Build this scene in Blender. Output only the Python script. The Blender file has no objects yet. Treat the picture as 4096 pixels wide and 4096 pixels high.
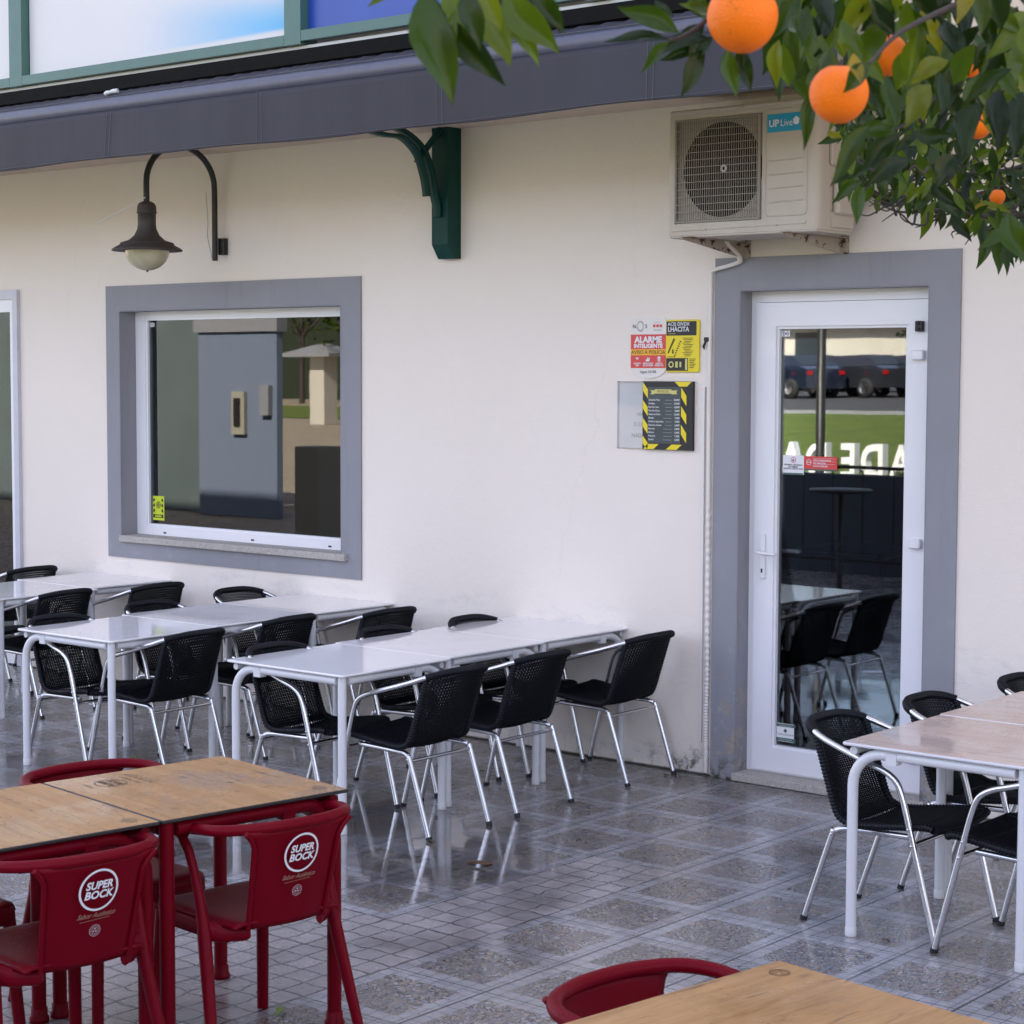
import bpy, math, random
from math import radians as RD, sin, cos, pi
from mathutils import Vector, Matrix
random.seed(7)
# ------------------------------------------------------------------ camera, world, sun, exposure
scene = bpy.context.scene
col = scene.collection
CAM = Vector((0.0, -8.58107, 2.12)); FPX = 7851.99
YAW, PITCH, ROLL = -0.694094331, 0.0699033508, 0.00347088675
fw = Vector((sin(YAW)*cos(PITCH), cos(YAW)*cos(PITCH), -sin(PITCH)))
rt = Vector((cos(YAW), -sin(YAW), 0)); up = rt.cross(fw)
rt, up = rt*cos(ROLL)+up*sin(ROLL), up*cos(ROLL)-rt*sin(ROLL)
cd = bpy.data.cameras.new('camera'); cam = bpy.data.objects.new('camera', cd); col.objects.link(cam)
cam.matrix_world = Matrix(((rt.x, up.x, -fw.x, CAM.x), (rt.y, up.y, -fw.y, CAM.y), (rt.z, up.z, -fw.z, CAM.z), (0, 0, 0, 1)))
cd.sensor_width = 36; cd.lens = FPX/4096*36; cd.clip_end = 2000; cd.clip_start = .05
cd.dof.use_dof = True; cd.dof.focus_distance = 10.0; cd.dof.aperture_fstop = 16
scene.camera = cam
SUN_EL, SUN_AZ = RD(38), RD(12)
w = bpy.data.worlds.new("World"); scene.world = w; w.use_nodes = True
SKY_STRENGTH = 0.075; SUN_STRENGTH = 5.0
sun = bpy.data.lights.new('sun', 'SUN'); sun.energy = SUN_STRENGTH; sun.angle = RD(.5); sun.color = (1, .90, .76)
so = bpy.data.objects.new('sun', sun); col.objects.link(so)
sd = Vector((sin(SUN_AZ)*cos(SUN_EL), cos(SUN_AZ)*cos(SUN_EL), sin(SUN_EL)))
so.rotation_euler = (-sd).to_track_quat('-Z', 'Y').to_euler(); so.location = (0, 30, 30)
scene.view_settings.view_transform = 'Standard'; scene.view_settings.look = 'None'
scene.view_settings.exposure = 2.80; scene.view_settings.gamma = 1

# ------------------------------------------------------------------ node helpers
class G:
    def __init__(s, tree): s.t = tree; s.n = tree.nodes; s.l = tree.links
    def new(s, typ, **kw):
        n = s.n.new(typ)
        for k, v in kw.items(): setattr(n, k, v)
        return n
    def link(s, a, b): s.l.new(a, b)
    def put(s, sock, v):
        if hasattr(v, 'is_linked') or isinstance(v, bpy.types.NodeSocket): s.l.new(v, sock)
        else:
            if isinstance(v, (tuple, list)) and len(v) == 3 and sock.type == 'RGBA': v = (*v, 1)
            sock.default_value = v
    def m(s, op, a, b=0.0, c=None, clamp=False):
        n = s.new('ShaderNodeMath', operation=op, use_clamp=clamp); s.put(n.inputs[0], a); s.put(n.inputs[1], b)
        if c is not None: s.put(n.inputs[2], c)
        return n.outputs[0]
    def mix(s, f, a, b, typ='RGBA', blend='MIX'):
        n = s.new('ShaderNodeMix', data_type=typ)
        if typ == 'RGBA': n.blend_type = blend; i = (6, 7, 2)
        else: i = (2, 3, 0)
        s.put(n.inputs[0], f); s.put(n.inputs[i[0]], a); s.put(n.inputs[i[1]], b)
        return n.outputs[i[2]]
    def noise(s, vec, scale, detail=3, rough=.5, dist=0):
        n = s.new('ShaderNodeTexNoise'); s.put(n.inputs['Vector'], vec); n.inputs['Scale'].default_value = scale
        n.inputs['Detail'].default_value = detail; n.inputs['Roughness'].default_value = rough; n.inputs['Distortion'].default_value = dist
        return n.outputs[0]
    def vor(s, vec, scale, feature='F1', out=0, rnd=1):
        n = s.new('ShaderNodeTexVoronoi', feature=feature); s.put(n.inputs['Vector'], vec); n.inputs['Scale'].default_value = scale
        n.inputs['Randomness'].default_value = rnd
        return n.outputs[out]
    def ramp(s, f, a, b):   # smooth 0..1 between a and b
        n = s.new('ShaderNodeMapRange', interpolation_type='SMOOTHSTEP'); s.put(n.inputs[0], f)
        n.inputs[1].default_value = a; n.inputs[2].default_value = b
        return n.outputs[0]
    def cramp(s, f, stops):
        n = s.new('ShaderNodeValToRGB'); s.put(n.inputs[0], f); e = n.color_ramp.elements
        while len(e) < len(stops): e.new(.5)
        for i, (p, c) in enumerate(stops): e[i].position = p; e[i].color = (*c, 1)
        return n.outputs[0]
    def xyz(s, v):
        n = s.new('ShaderNodeSeparateXYZ'); s.put(n.inputs[0], v); return n.outputs
    def comb(s, x, y, z):
        n = s.new('ShaderNodeCombineXYZ'); s.put(n.inputs[0], x); s.put(n.inputs[1], y); s.put(n.inputs[2], z); return n.outputs[0]
    def pos(s): return s.new('ShaderNodeNewGeometry').outputs['Position']
    def obj(s): return s.new('ShaderNodeTexCoord').outputs['Object']
    def map(s, v, sc): 
        n = s.new('ShaderNodeVectorMath', operation='MULTIPLY'); s.put(n.inputs[0], v); n.inputs[1].default_value = sc; return n.outputs[0]
    def bump(s, h, strength=.3, dist=.01):
        n = s.new('ShaderNodeBump'); s.put(n.inputs['Height'], h); n.inputs['Strength'].default_value = strength; n.inputs['Distance'].default_value = dist
        return n.outputs[0]

def mat(name):
    m = bpy.data.materials.new(name); m.use_nodes = True
    g = G(m.node_tree); b = m.node_tree.nodes['Principled BSDF']
    return m, g, b
def setb(g, b, **kw):
    names = dict(color='Base Color', rough='Roughness', metal='Metallic', spec='Specular IOR Level', coat='Coat Weight', coatr='Coat Roughness', normal='Normal', ior='IOR', trans='Transmission Weight', sss='Subsurface Weight', sheen='Sheen Weight', emc='Emission Color', ems='Emission Strength')
    for k, v in kw.items(): g.put(b.inputs[names[k]], v)
M = {}
def plain(name, c, rough=.5, metal=0, var=.12, bumpd=0, bs=60, coat=0, spec=.5, ns=9):
    m, g, b = mat(name); o = g.obj()
    n = g.noise(o, ns, 4, .6)
    cc = g.mix(n, tuple(x*(1-var) for x in c), tuple(min(1, x*(1+var)) for x in c))
    setb(g, b, color=cc, rough=g.mix(g.noise(o, ns*3, 3), max(.02, rough-.08), min(1, rough+.08), 'FLOAT'), metal=metal, coat=coat, spec=spec)
    if bumpd: setb(g, b, normal=g.bump(g.noise(o, bs, 3), .6, bumpd))
    M[name] = m; return m

# world: Nishita sky; pale cloud noise and tint added to soften its blue light
g = G(w.node_tree); bg = w.node_tree.nodes['Background']
sky = g.new('ShaderNodeTexSky', sky_type='NISHITA', sun_disc=False, sun_elevation=SUN_EL, sun_rotation=SUN_AZ, altitude=20)
gv = g.new('ShaderNodeTexCoord').outputs['Generated']
cl = g.ramp(g.noise(gv, 2.6, 7, .6, .3), .40, .62)
skyc = g.mix(1, g.mix(g.m('MULTIPLY', cl, .42), sky.outputs[0], (6.6, 6.3, 6.3)), (1.08, .975, 1.0), blend='MULTIPLY')
g.link(skyc, bg.inputs[0]); bg.inputs[1].default_value = SKY_STRENGTH

# ------------------------------------------------------------------ materials
TT, TX, TY = .44153, -6.07015, -.89531
def mk_floor():
    m, g, b = mat('tiled_terrace'); p = g.pos(); x, y, z = g.xyz(p)
    jit = g.noise(p, 3.0, 2)
    u = g.m('DIVIDE', g.m('SUBTRACT', x, TX), TT); v = g.m('DIVIDE', g.m('SUBTRACT', y, TY), TT)
    iu = g.m('FLOOR', u); iv = g.m('FLOOR', v); fu = g.m('SUBTRACT', u, iu); fv = g.m('SUBTRACT', v, iv)
    eu = g.m('MINIMUM', fu, g.m('SUBTRACT', 1, fu)); ev = g.m('MINIMUM', fv, g.m('SUBTRACT', 1, fv))
    e = g.m('MINIMUM', eu, ev)
    border = g.m('LESS_THAN', e, .135)
    tr = g.new('ShaderNodeTexWhiteNoise', noise_dimensions='2D'); g.put(tr.inputs['Vector'], g.comb(iu, iv, 0)); tilernd = tr.outputs[0]
    # cobble grid of the border
    def grid(fx, fy, k, wdt):
        a = g.m('FRACT', g.m('MULTIPLY', fx, k)); c = g.m('FRACT', g.m('MULTIPLY', fy, k))
        a = g.m('MINIMUM', a, g.m('SUBTRACT', 1, a)); c = g.m('MINIMUM', c, g.m('SUBTRACT', 1, c))
        return g.m('SUBTRACT', 1, g.ramp(g.m('MINIMUM', a, c), wdt*.4, wdt*1.3))
    bl = grid(fu, fv, 7.4, .05)
    cellid = g.new('ShaderNodeTexWhiteNoise', noise_dimensions='2D')
    g.put(cellid.inputs['Vector'], g.comb(g.m('FLOOR', g.m('MULTIPLY', u, 7.4)), g.m('FLOOR', g.m('MULTIPLY', v, 7.4)), 0))
    bc = g.mix(cellid.outputs[0], (.30, .305, .325), (.43, .43, .45))
    bc = g.mix(g.m('MULTIPLY', g.noise(p, 60, 4, .7), .5), bc, (.24, .235, .24))
    bc = g.mix(g.m('MULTIPLY', bl, .75), bc, (.07, .075, .085))
    # pebble mosaic laid in small arcs
    cx = g.m('SUBTRACT', fu, .5); cy = g.m('SUBTRACT', fv, -.15)
    ang = g.m('ARCTAN2', cx, cy); rad = g.m('SQRT', g.m('ADD', g.m('MULTIPLY', cx, cx), g.m('MULTIPLY', cy, cy)))
    pv = g.comb(g.m('MULTIPLY', ang, 17.0), g.m('MULTIPLY', rad, 21.0), g.m('MULTIPLY', tilernd, 40))
    vc = g.new('ShaderNodeTexVoronoi', feature='F1'); g.put(vc.inputs['Vector'], pv); vc.inputs['Scale'].default_value = 1; vc.inputs['Randomness'].default_value = .75
    vd = g.new('ShaderNodeTexVoronoi', feature='DISTANCE_TO_EDGE'); g.put(vd.inputs['Vector'], pv); vd.inputs['Scale'].default_value = 1; vd.inputs['Randomness'].default_value = .75
    pr = g.xyz(vc.outputs['Color'])
    pc = g.cramp(pr[0], [(0, (.27, .28, .31)), (.3, (.20, .19, .19)), (.5, (.32, .27, .21)), (.68, (.28, .22, .20)), (.82, (.36, .31, .24)), (1, (.37, .38, .43))])
    grout = g.m('SUBTRACT', 1, g.ramp(vd.outputs[0], .02, .11))
    pc = g.mix(grout, pc, (.045, .045, .05))
    c = g.mix(border, pc, bc)
    c = g.mix(1, c, g.mix(tilernd, (.84, .83, .82), (1.06, 1.06, 1.07)), blend='MULTIPLY')
    # broad pavers strip: one tile wide, two in the near field
    strip = g.m('MULTIPLY', g.m('MULTIPLY', g.m('GREATER_THAN', iu, 1.5), g.m('LESS_THAN', iu, 2.5)), g.m('LESS_THAN', iv, -2.5))
    strip2 = g.m('MULTIPLY', g.m('MULTIPLY', g.m('GREATER_THAN', iu, .5), g.m('LESS_THAN', iu, 1.5)), g.m('LESS_THAN', iv, -5.5))
    strip = g.m('MAXIMUM', strip, strip2)
    nz = g.new('ShaderNodeTexNoise'); g.put(nz.inputs['Vector'], p); nz.inputs['Scale'].default_value = 9
    nx, ny, _ = g.xyz(nz.outputs['Color'])
    u2 = g.m('ADD', g.m('MULTIPLY', u, 4.0), g.m('MULTIPLY', g.m('SUBTRACT', nx, .5), .45)); v2 = g.m('ADD', g.m('MULTIPLY', v, 4.0), g.m('MULTIPLY', g.m('SUBTRACT', ny, .5), .45))
    a = g.m('FRACT', u2); c2 = g.m('FRACT', v2)
    a = g.m('MINIMUM', a, g.m('SUBTRACT', 1, a)); c2 = g.m('MINIMUM', c2, g.m('SUBTRACT', 1, c2))
    pj_ = g.m('SUBTRACT', 1, g.ramp(g.m('MINIMUM', a, c2), .018, .06))
    pid = g.new('ShaderNodeTexWhiteNoise', noise_dimensions='2D'); g.put(pid.inputs['Vector'], g.comb(g.m('FLOOR', u2), g.m('FLOOR', v2), 0))
    pvc = g.mix(pid.outputs[0], (.34, .315, .31), (.44, .40, .385))
    pvc = g.mix(g.m('MULTIPLY', g.noise(p, 45, 5, .7), .5), pvc, (.27, .255, .265))
    pvc = g.mix(g.m('MULTIPLY', pj_, .85), pvc, (.045, .045, .05))
    c = g.mix(strip, c, pvc)
    # seams between tiles, patchy dirt, darker brown towards the wall
    seam = g.m('SUBTRACT', 1, g.m('MINIMUM', g.ramp(eu, .006, .015), g.ramp(ev, .003, .010))); seam = g.m('MULTIPLY', seam, g.m('SUBTRACT', 1, g.m('MULTIPLY', strip, .5)))
    c = g.mix(g.m('MULTIPLY', seam, .97), c, (.03, .032, .035))
    dirt = g.ramp(g.noise(p, 1.3, 5, .65), .42, .72)
    c = g.mix(g.m('MULTIPLY', dirt, .35), c, (.12, .105, .09))
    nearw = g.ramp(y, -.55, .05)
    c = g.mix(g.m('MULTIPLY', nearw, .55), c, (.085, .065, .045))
    # wetness
    dx = g.m('DIVIDE', g.m('ADD', x, 6.6), 2.1); dy = g.m('DIVIDE', g.m('ADD', y, 2.35), 1.1)
    pud = g.ramp(g.m('SQRT', g.m('ADD', g.m('MULTIPLY', dx, dx), g.m('MULTIPLY', dy, dy))), 1.1, .3)
    wet = g.ramp(g.m('ADD', g.m('ADD', g.m('MULTIPLY', g.noise(p, 1.1, 4, .6), .6), g.m('MULTIPLY', g.noise(p, 3.4, 4, .6), .42)), g.m('MULTIPLY', pud, .26)), .505, .72)
    c = g.mix(g.m('MULTIPLY', wet, .6), c, g.mix(1, c, (.45, .42, .40), blend='MULTIPLY'))
    h = g.m('SUBTRACT', 1, g.m('MAXIMUM', g.m('MULTIPLY', seam, 1), g.m('MAXIMUM', g.m('MULTIPLY', grout, g.m('SUBTRACT', 1, g.m('MAXIMUM', border, strip))), g.m('MULTIPLY', pj_, strip))))
    h = g.m('ADD', h, g.m('MULTIPLY', g.noise(p, 120, 3), .4)); h = g.m('MULTIPLY', h, g.m('SUBTRACT', 1, g.m('MULTIPLY', wet, .80)))
    nrm = g.bump(h, .45, .003)
    r = g.mix(wet, g.mix(g.noise(p, 14, 3), .20, .36, 'FLOAT'), .075, 'FLOAT')
    film = g.bump(g.noise(g.map(p, (1, 1, 1)), 9, 2), .12, .004)
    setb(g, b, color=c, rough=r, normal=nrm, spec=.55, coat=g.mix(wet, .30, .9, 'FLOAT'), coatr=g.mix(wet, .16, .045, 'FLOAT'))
    g.link(film, b.inputs['Coat Normal'])
    M['floor'] = m
mk_floor()

def mk_wall():
    m, g, b = mat('white_render'); p = g.pos(); x, y, z = g.xyz(p)
    c = g.mix(g.noise(p, .9, 4, .6), (.79, .715, .63), (.84, .77, .70))
    sm = g.ramp(g.noise(g.map(p, (1, 1, 4)), 1.6, 5, .6), .45, .75)
    base = g.m('MULTIPLY', g.ramp(z, .95, .1), sm)
    c = g.mix(g.m('MULTIPLY', base, .35), c, (.50, .51, .54))
    mold = g.m('MULTIPLY', g.ramp(g.noise(p, 11, 6, .75), .47, .62), g.ramp(z, .20, .01))
    mold = g.m('MULTIPLY', mold, g.mix(g.ramp(g.m('ABSOLUTE', g.m('ADD', x, 5.85)), .5, .1), .25, 1, 'FLOAT'))
    scf = g.m('MULTIPLY', g.m('MULTIPLY', g.ramp(z, .50, .68), g.ramp(z, .92, .76)), g.ramp(g.noise(g.map(p, (1.2, 1, 3)), 2.4, 6, .7), .50, .70))
    c = g.mix(g.m('MULTIPLY', scf, .32), c, (.36, .38, .44))
    c = g.mix(mold, c, (.06, .058, .04))
    c = g.mix(g.ramp(z, .018, .004), c, (.05, .05, .035))
    spk = g.m('MULTIPLY', g.ramp(g.noise(p, 38, 4, .8), .66, .72), g.m('MULTIPLY', g.ramp(z, 3.2, 3.5), g.ramp(g.noise(p, 2.1, 3), .5, .62)))
    c = g.mix(g.m('MULTIPLY', spk, .8), c, (.15, .12, .09))
    # hairline cracks
    vx = g.comb(g.m('MULTIPLY', g.m('ADD', x, g.m('MULTIPLY', g.noise(p, 2.2, 6, .6), .45)), 1.0), 0, g.m('MULTIPLY', z, .22))
    cr = g.m('SUBTRACT', 1, g.ramp(g.vor(vx, .9, 'DISTANCE_TO_EDGE'), .0, .0035))
    cr = g.m('MULTIPLY', cr, g.ramp(g.noise(p, .8, 2), .48, .56))
    c = g.mix(g.m('MULTIPLY', cr, .08), c, (.4, .36, .32))
    h = g.m('ADD', g.noise(p, 150, 4, .6), g.m('ADD', g.m('MULTIPLY', g.noise(p, 25, 3), .8), g.m('MULTIPLY', g.noise(p, 5, 4), 2.2)))
    setb(g, b, color=c, rough=.85, normal=g.bump(h, .5, .005), spec=.25); M['wall'] = m
mk_wall()

def mk_surround():
    m, g, b = mat('grey_painted_surround'); p = g.pos(); x, y, z = g.xyz(p)
    c = g.mix(g.noise(p, 3, 5, .65), (.235, .238, .262), (.292, .292, .315))
    st = g.ramp(g.noise(g.map(p, (14, 14, 1.2)), 1.0, 4, .6), .55, .75)
    c = g.mix(g.m('MULTIPLY', st, .30), c, (.17, .175, .20))
    peel = g.m('MULTIPLY', g.ramp(g.noise(p, 9, 6, .7), .52, .58), g.ramp(z, .75, .15))
    c = g.mix(peel, c, g.mix(g.noise(p, 25, 3), (.42, .40, .37), (.25, .19, .14)))
    pale = g.m('MULTIPLY', g.ramp(g.noise(p, 6, 6, .7), .56, .66), g.ramp(z, 1.2, .5))
    c = g.mix(g.m('MULTIPLY', pale, .35), c, (.45, .45, .48))
    c = g.mix(g.m('MULTIPLY', g.ramp(g.noise(p, 20, 5, .7), .45, .6), g.ramp(z, .16, .0)), c, (.06, .055, .035))
    h = g.m('ADD', g.noise(p, 150, 3), g.m('MULTIPLY', peel, -2.5))
    setb(g, b, color=c, rough=.7, normal=g.bump(h, .35, .003), spec=.3); M['surround'] = m
mk_surround()

def mk_granite():
    m, g, b = mat('granite'); p = g.pos()
    c = g.cramp(g.vor(p, 170, 'F1', 1), [(0, (.16, .15, .14)), (.3, (.42, .39, .35)), (.7, (.52, .49, .45)), (1, (.62, .60, .57))])
    c = g.mix(g.m('MULTIPLY', g.noise(p, 40, 4, .7), .6), c, (.27, .25, .225))
    setb(g, b, color=c, rough=.75, normal=g.bump(g.noise(p, 200, 3), .4, .002)); M['granite'] = m
mk_granite()

def mk_wood(name, c1, c2, c3, along=0, rough=.2, wetm=True, streak=1.0):
    m, g, b = mat(name); o = g.obj()
    oi = g.new('ShaderNodeObjectInfo').outputs['Random']
    sc = (1.2, 14, 8) if along == 0 else (14, 1.2, 8)
    off = g.new('ShaderNodeVectorMath', operation='ADD'); g.put(off.inputs[0], o); g.put(off.inputs[1], g.comb(g.m('MULTIPLY', oi, 17), g.m('MULTIPLY', oi, 9), 0)); o2 = off.outputs[0]
    v = g.map(o2, sc)
    gr = g.noise(v, 2.2, 7, .65, .6)
    c = g.cramp(gr, [(.30, c2), (.48, c1), (.70, c3)])
    fine = g.noise(g.map(o2, tuple(s*5 for s in sc)), 3, 4, .7)
    c = g.mix(g.m('MULTIPLY', g.ramp(fine, .48, .72), .42*streak), c, tuple(k*.55 for k in c2))
    # dark splits and knots
    vv = g.m('ABSOLUTE', g.m('SUBTRACT', g.noise(g.map(o2, (1.6, 17, 1) if along == 0 else (17, 1.6, 1)), 1.0, 2, .4), .5))
    spl = g.m('MULTIPLY', g.m('SUBTRACT', 1, g.ramp(vv, .0, .016)), g.ramp(g.noise(g.map(o2, (5, 12, 1)), 1, 3), .54, .62))
    c = g.mix(g.m('MULTIPLY', spl, .7*streak), c, (.05, .035, .025))
    kn = g.ramp(g.vor(g.map(o2, (4, 9, 1)), 1.0), .15, .03)
    c = g.mix(g.m('MULTIPLY', kn, .6*streak), c, (.10, .07, .05))
    wet = g.ramp(g.noise(o2, 3.2, 5, .6), .44, .66)
    r = g.mix(wet, rough+.16, .04, 'FLOAT')
    c = g.mix(g.m('MULTIPLY', wet, .22), c, g.mix(1, c, (.72, .66, .58), blend='MULTIPLY'))
    wb = g.m('ADD', g.m('MULTIPLY', wet, .7), g.m('MULTIPLY', g.noise(o2, 35, 2), .12))
    setb(g, b, color=c, rough=r, spec=.4, coat=g.mix(wet, .08, .45, 'FLOAT'), coatr=g.mix(wet, .18, .03, 'FLOAT'), normal=g.bump(wb, .15, .003)); M[name] = m
mk_wood('oak_laminate', (.45, .245, .095), (.32, .165, .062), (.52, .31, .14), 0)
mk_wood('pale_laminate', (.58, .43, .34), (.47, .34, .26), (.62, .49, .40), 0, .16, True, .35)

def mk_whitetop():
    m, g, b = mat('white_table_top'); o = g.obj(); p = g.pos()
    c = g.mix(g.noise(p, 5, 4), (.76, .755, .76), (.81, .805, .81))
    dr = g.ramp(g.vor(p, 55), .22, .10); area = g.ramp(g.noise(p, 2.0, 3, .6), .47, .57)
    c = g.mix(g.m('MULTIPLY', g.ramp(g.noise(p, 60, 4, .8), .66, .73), .4), c, (.45, .30, .28))
    c = g.mix(g.m('MULTIPLY', g.m('SUBTRACT', 1, g.ramp(g.vor(p, 2.6), .02, .05)), g.ramp(g.noise(p, 90, 2), .42, .5)), c, (.62, .12, .10))
    h = g.m('MULTIPLY', g.m('MULTIPLY', dr, area), 1)
    setb(g, b, color=c, rough=g.mix(area, .14, .07, 'FLOAT'), coat=.4, coatr=.05, normal=g.bump(h, .8, .004)); M['white_top'] = m
mk_whitetop()

def mk_red():
    m, g, b = mat('red_plastic'); o = g.obj(); geo = g.new('ShaderNodeNewGeometry')
    c = g.mix(g.noise(o, 4, 4), (.125, .0003, .005), (.155, .0005, .009))
    upw = g.ramp(g.xyz(geo.outputs['Normal'])[2], .25, .8)
    dr = g.ramp(g.vor(o, 130), .30, .12)
    h = g.m('ADD', g.m('MULTIPLY', g.m('MULTIPLY', dr, upw), 1.0), g.m('MULTIPLY', g.noise(o, 500, 2), .12))
    setb(g, b, color=c, rough=g.mix(g.m('MULTIPLY', dr, upw), .40, .08, 'FLOAT'), normal=g.bump(h, .7, .0025), spec=.10); M['red'] = m
mk_red()

def mk_fabric():
    m, g, b = mat('awning_fabric'); p = g.pos()
    c = g.mix(g.noise(g.map(p, (3, 3, .6)), 1.2, 5, .6), (.027, .027, .035), (.042, .042, .055))
    wv = g.noise(g.map(p, (1, 1, 1)), 600, 2)
    h = g.m('ADD', g.m('MULTIPLY', wv, .3), g.m('MULTIPLY', g.noise(g.map(p, (5, 5, .5)), 1.3, 3), 6))
    setb(g, b, color=c, rough=.62, normal=g.bump(h, .35, .003), spec=.3); M['fabric'] = m
    m, g, b = mat('awning_bar'); p = g.pos()
    setb(g, b, color=g.mix(g.noise(p, 20, 4), (.060, .064, .095), (.085, .09, .13)), rough=.34, normal=g.bump(g.ramp(g.vor(p, 60), .2, .08), .3, .002)); M['awning_bar'] = m
mk_fabric()
def mk_wicker():
    m, g, b = mat('black_wicker'); o = g.obj()
    c = g.mix(g.noise(o, 30, 3), (.003, .004, .006), (.007, .009, .013))
    setb(g, b, color=c, rough=.40, spec=.20); M['wicker'] = m
mk_wicker()
def mk_alu():
    m, g, b = mat('polished_aluminium'); o = g.obj()
    d = g.ramp(g.vor(o, 90), .16, .08)
    setb(g, b, color=g.mix(g.noise(o, 14, 4), (.60, .60, .61), (.76, .76, .77)), metal=1, rough=g.mix(g.noise(o, 25, 4), .16, .30, 'FLOAT'), normal=g.bump(d, .35, .001)); M['alu'] = m
mk_alu()
def mk_glass(name, ior, tint):
    m = bpy.data.materials.new(name); m.use_nodes = True; t = m.node_tree; g = G(t); t.nodes.remove(t.nodes['Principled BSDF'])
    o = t.nodes['Material Output']; fr = g.new('ShaderNodeFresnel'); fr.inputs[0].default_value = ior
    tr = g.new('ShaderNodeBsdfTransparent'); tr.inputs[0].default_value = (*tint, 1)
    gl = g.new('ShaderNodeBsdfGlossy'); gl.inputs['Roughness'].default_value = .012; gl.inputs['Color'].default_value = (.95, .97, 1, 1)
    mx = g.new('ShaderNodeMixShader'); g.link(fr.outputs[0], mx.inputs[0]); g.link(tr.outputs[0], mx.inputs[1]); g.link(gl.outputs[0], mx.inputs[2])
    nb = g.bump(g.noise(g.pos(), 1.6, 2), .014, .01); g.link(nb, gl.inputs['Normal'])
    g.link(mx.outputs[0], o.inputs[0]); M[name] = m
mk_glass('pane_glass', 1.88, (.62, .66, .66))
mk_glass('clear_plastic', 1.25, (.97, .97, .96))
def mk_leaf():
    m, g, b = mat('citrus_leaf'); o = g.obj(); geo = g.new('ShaderNodeNewGeometry')
    rp = geo.outputs['Random Per Island']
    c = g.cramp(rp, [(0, (.003, .010, .001)), (.4, (.010, .028, .002)), (.7, (.035, .070, .003)), (.9, (.085, .125, .005)), (.98, (.14, .15, .006)), (1, (.28, .19, .008))])  # leaf tones spread wide so the colour also carries highlight and shade contrast
    c = g.mix(g.m('MULTIPLY', g.noise(o, 40, 4, .7), .30), c, (.035, .055, .010))
    setb(g, b, color=c, rough=.24, spec=.30, normal=g.bump(g.noise(o, 130, 3), .25, .002))
    out = m.node_tree.nodes['Material Output']
    tl = g.new('ShaderNodeBsdfTranslucent'); g.put(tl.inputs[0], g.mix(1, c, (2.2, 2.3, .6), blend='MULTIPLY'))
    mx = g.new('ShaderNodeMixShader'); mx.inputs[0].default_value = .34
    g.link(b.outputs[0], mx.inputs[1]); g.link(tl.outputs[0], mx.inputs[2]); g.link(mx.outputs[0], out.inputs[0]); M['leaf'] = m
mk_leaf()
def mk_orange():
    m, g, b = mat('orange_peel'); o = g.obj()
    c = g.mix(g.noise(o, 14, 4, .6), (.84, .140, .001), (.94, .21, .002))
    c = g.mix(g.m('MULTIPLY', g.ramp(g.noise(o, 70, 4, .7), .62, .70), .45), c, (.30, .09, .01))
    setb(g, b, color=c, rough=.45, spec=.28, sss=.04, normal=g.bump(g.vor(o, 420), .55, .0016)); b.inputs['Subsurface Radius'].default_value = (.02, .008, .003); M['orange'] = m
mk_orange()
def mk_bark():
    m, g, b = mat('bark'); p = g.pos()
    c = g.mix(g.noise(g.map(p, (1, 1, .3)), 30, 5, .7), (.020, .014, .012), (.07, .05, .042))
    setb(g, b, color=c, rough=.8, normal=g.bump(g.noise(g.map(p, (1, 1, .3)), 45, 4), .8, .006)); M['bark'] = m
mk_bark()
def mk_grass():
    m, g, b = mat('lawn_grass'); p = g.pos()
    c = g.cramp(g.noise(p, 2.3, 8, .7), [(.3, (.055, .10, .012)), (.55, (.15, .21, .018)), (.75, (.25, .30, .03))])
    c = g.mix(g.m('MULTIPLY', g.noise(p, 30, 4, .8), .6), c, (.06, .09, .012))
    setb(g, b, color=c, rough=.9, normal=g.bump(g.noise(p, 40, 4, .8), 1, .04)); M['grass'] = m
mk_grass()
def mk_cobble():
    m, g, b = mat('cobbled_plaza'); p = g.pos()
    d = g.vor(p, 9, 'DISTANCE_TO_EDGE'); k = g.vor(p, 9, 'F1', 1)
    c = g.mix(g.xyz(k)[0], (.36, .29, .19), (.55, .46, .32)); c = g.mix(g.m('SUBTRACT', 1, g.ramp(d, .03, .1)), c, (.07, .06, .045))
    c = g.mix(g.m('MULTIPLY', g.noise(p, .5, 4), .5), c, (.22, .19, .14))
    setb(g, b, color=c, rough=.7, normal=g.bump(d, .5, .02)); M['cobble'] = m
mk_cobble()
plain('asphalt', (.055, .055, .06), .8, bumpd=.004, bs=80)
plain('pvc', (.78, .78, .80), .32, var=.03, coat=.2, ns=5)
plain('white_metal', (.66, .665, .68), .30, var=.04, coat=.3, ns=20)
plain('cap_white', (.62, .62, .62), .5, var=.08)
plain('alu_band', (.66, .67, .70), .45, var=.05)
plain('black_paint', (.012, .011, .011), .45, var=.4, bumpd=.001, bs=90)
plain('matt_black', (.004, .004, .004), .8, spec=.15)
plain('rubber', (.012, .012, .014), .6)
plain('rust_shade', (.050, .040, .035), .6, var=.5, bumpd=.002, bs=70)
plain('globe', (.46, .42, .27), .25, var=.15, coat=.4)
plain('green_paint', (.005, .046, .038), .5, var=.25, bumpd=.0008, bs=120, spec=.2)
plain('green_rail', (.055, .135, .115), .38, var=.15)
plain('green_side', (.012, .075, .062), .4, var=.2)
plain('soffit', (.60, .50, .40), .85, bumpd=.002)
plain('blue_panel', (.015, .06, .34), .35, var=.15, ns=1.5)
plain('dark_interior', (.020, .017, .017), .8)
plain('int_wall', (.055, .062, .068), .7)
plain('screen_panel', (.10, .13, .13), .5, var=.25, ns=1.0)
plain('int_curtain', (.36, .43, .42), .6, var=.2, ns=1.2)
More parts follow.
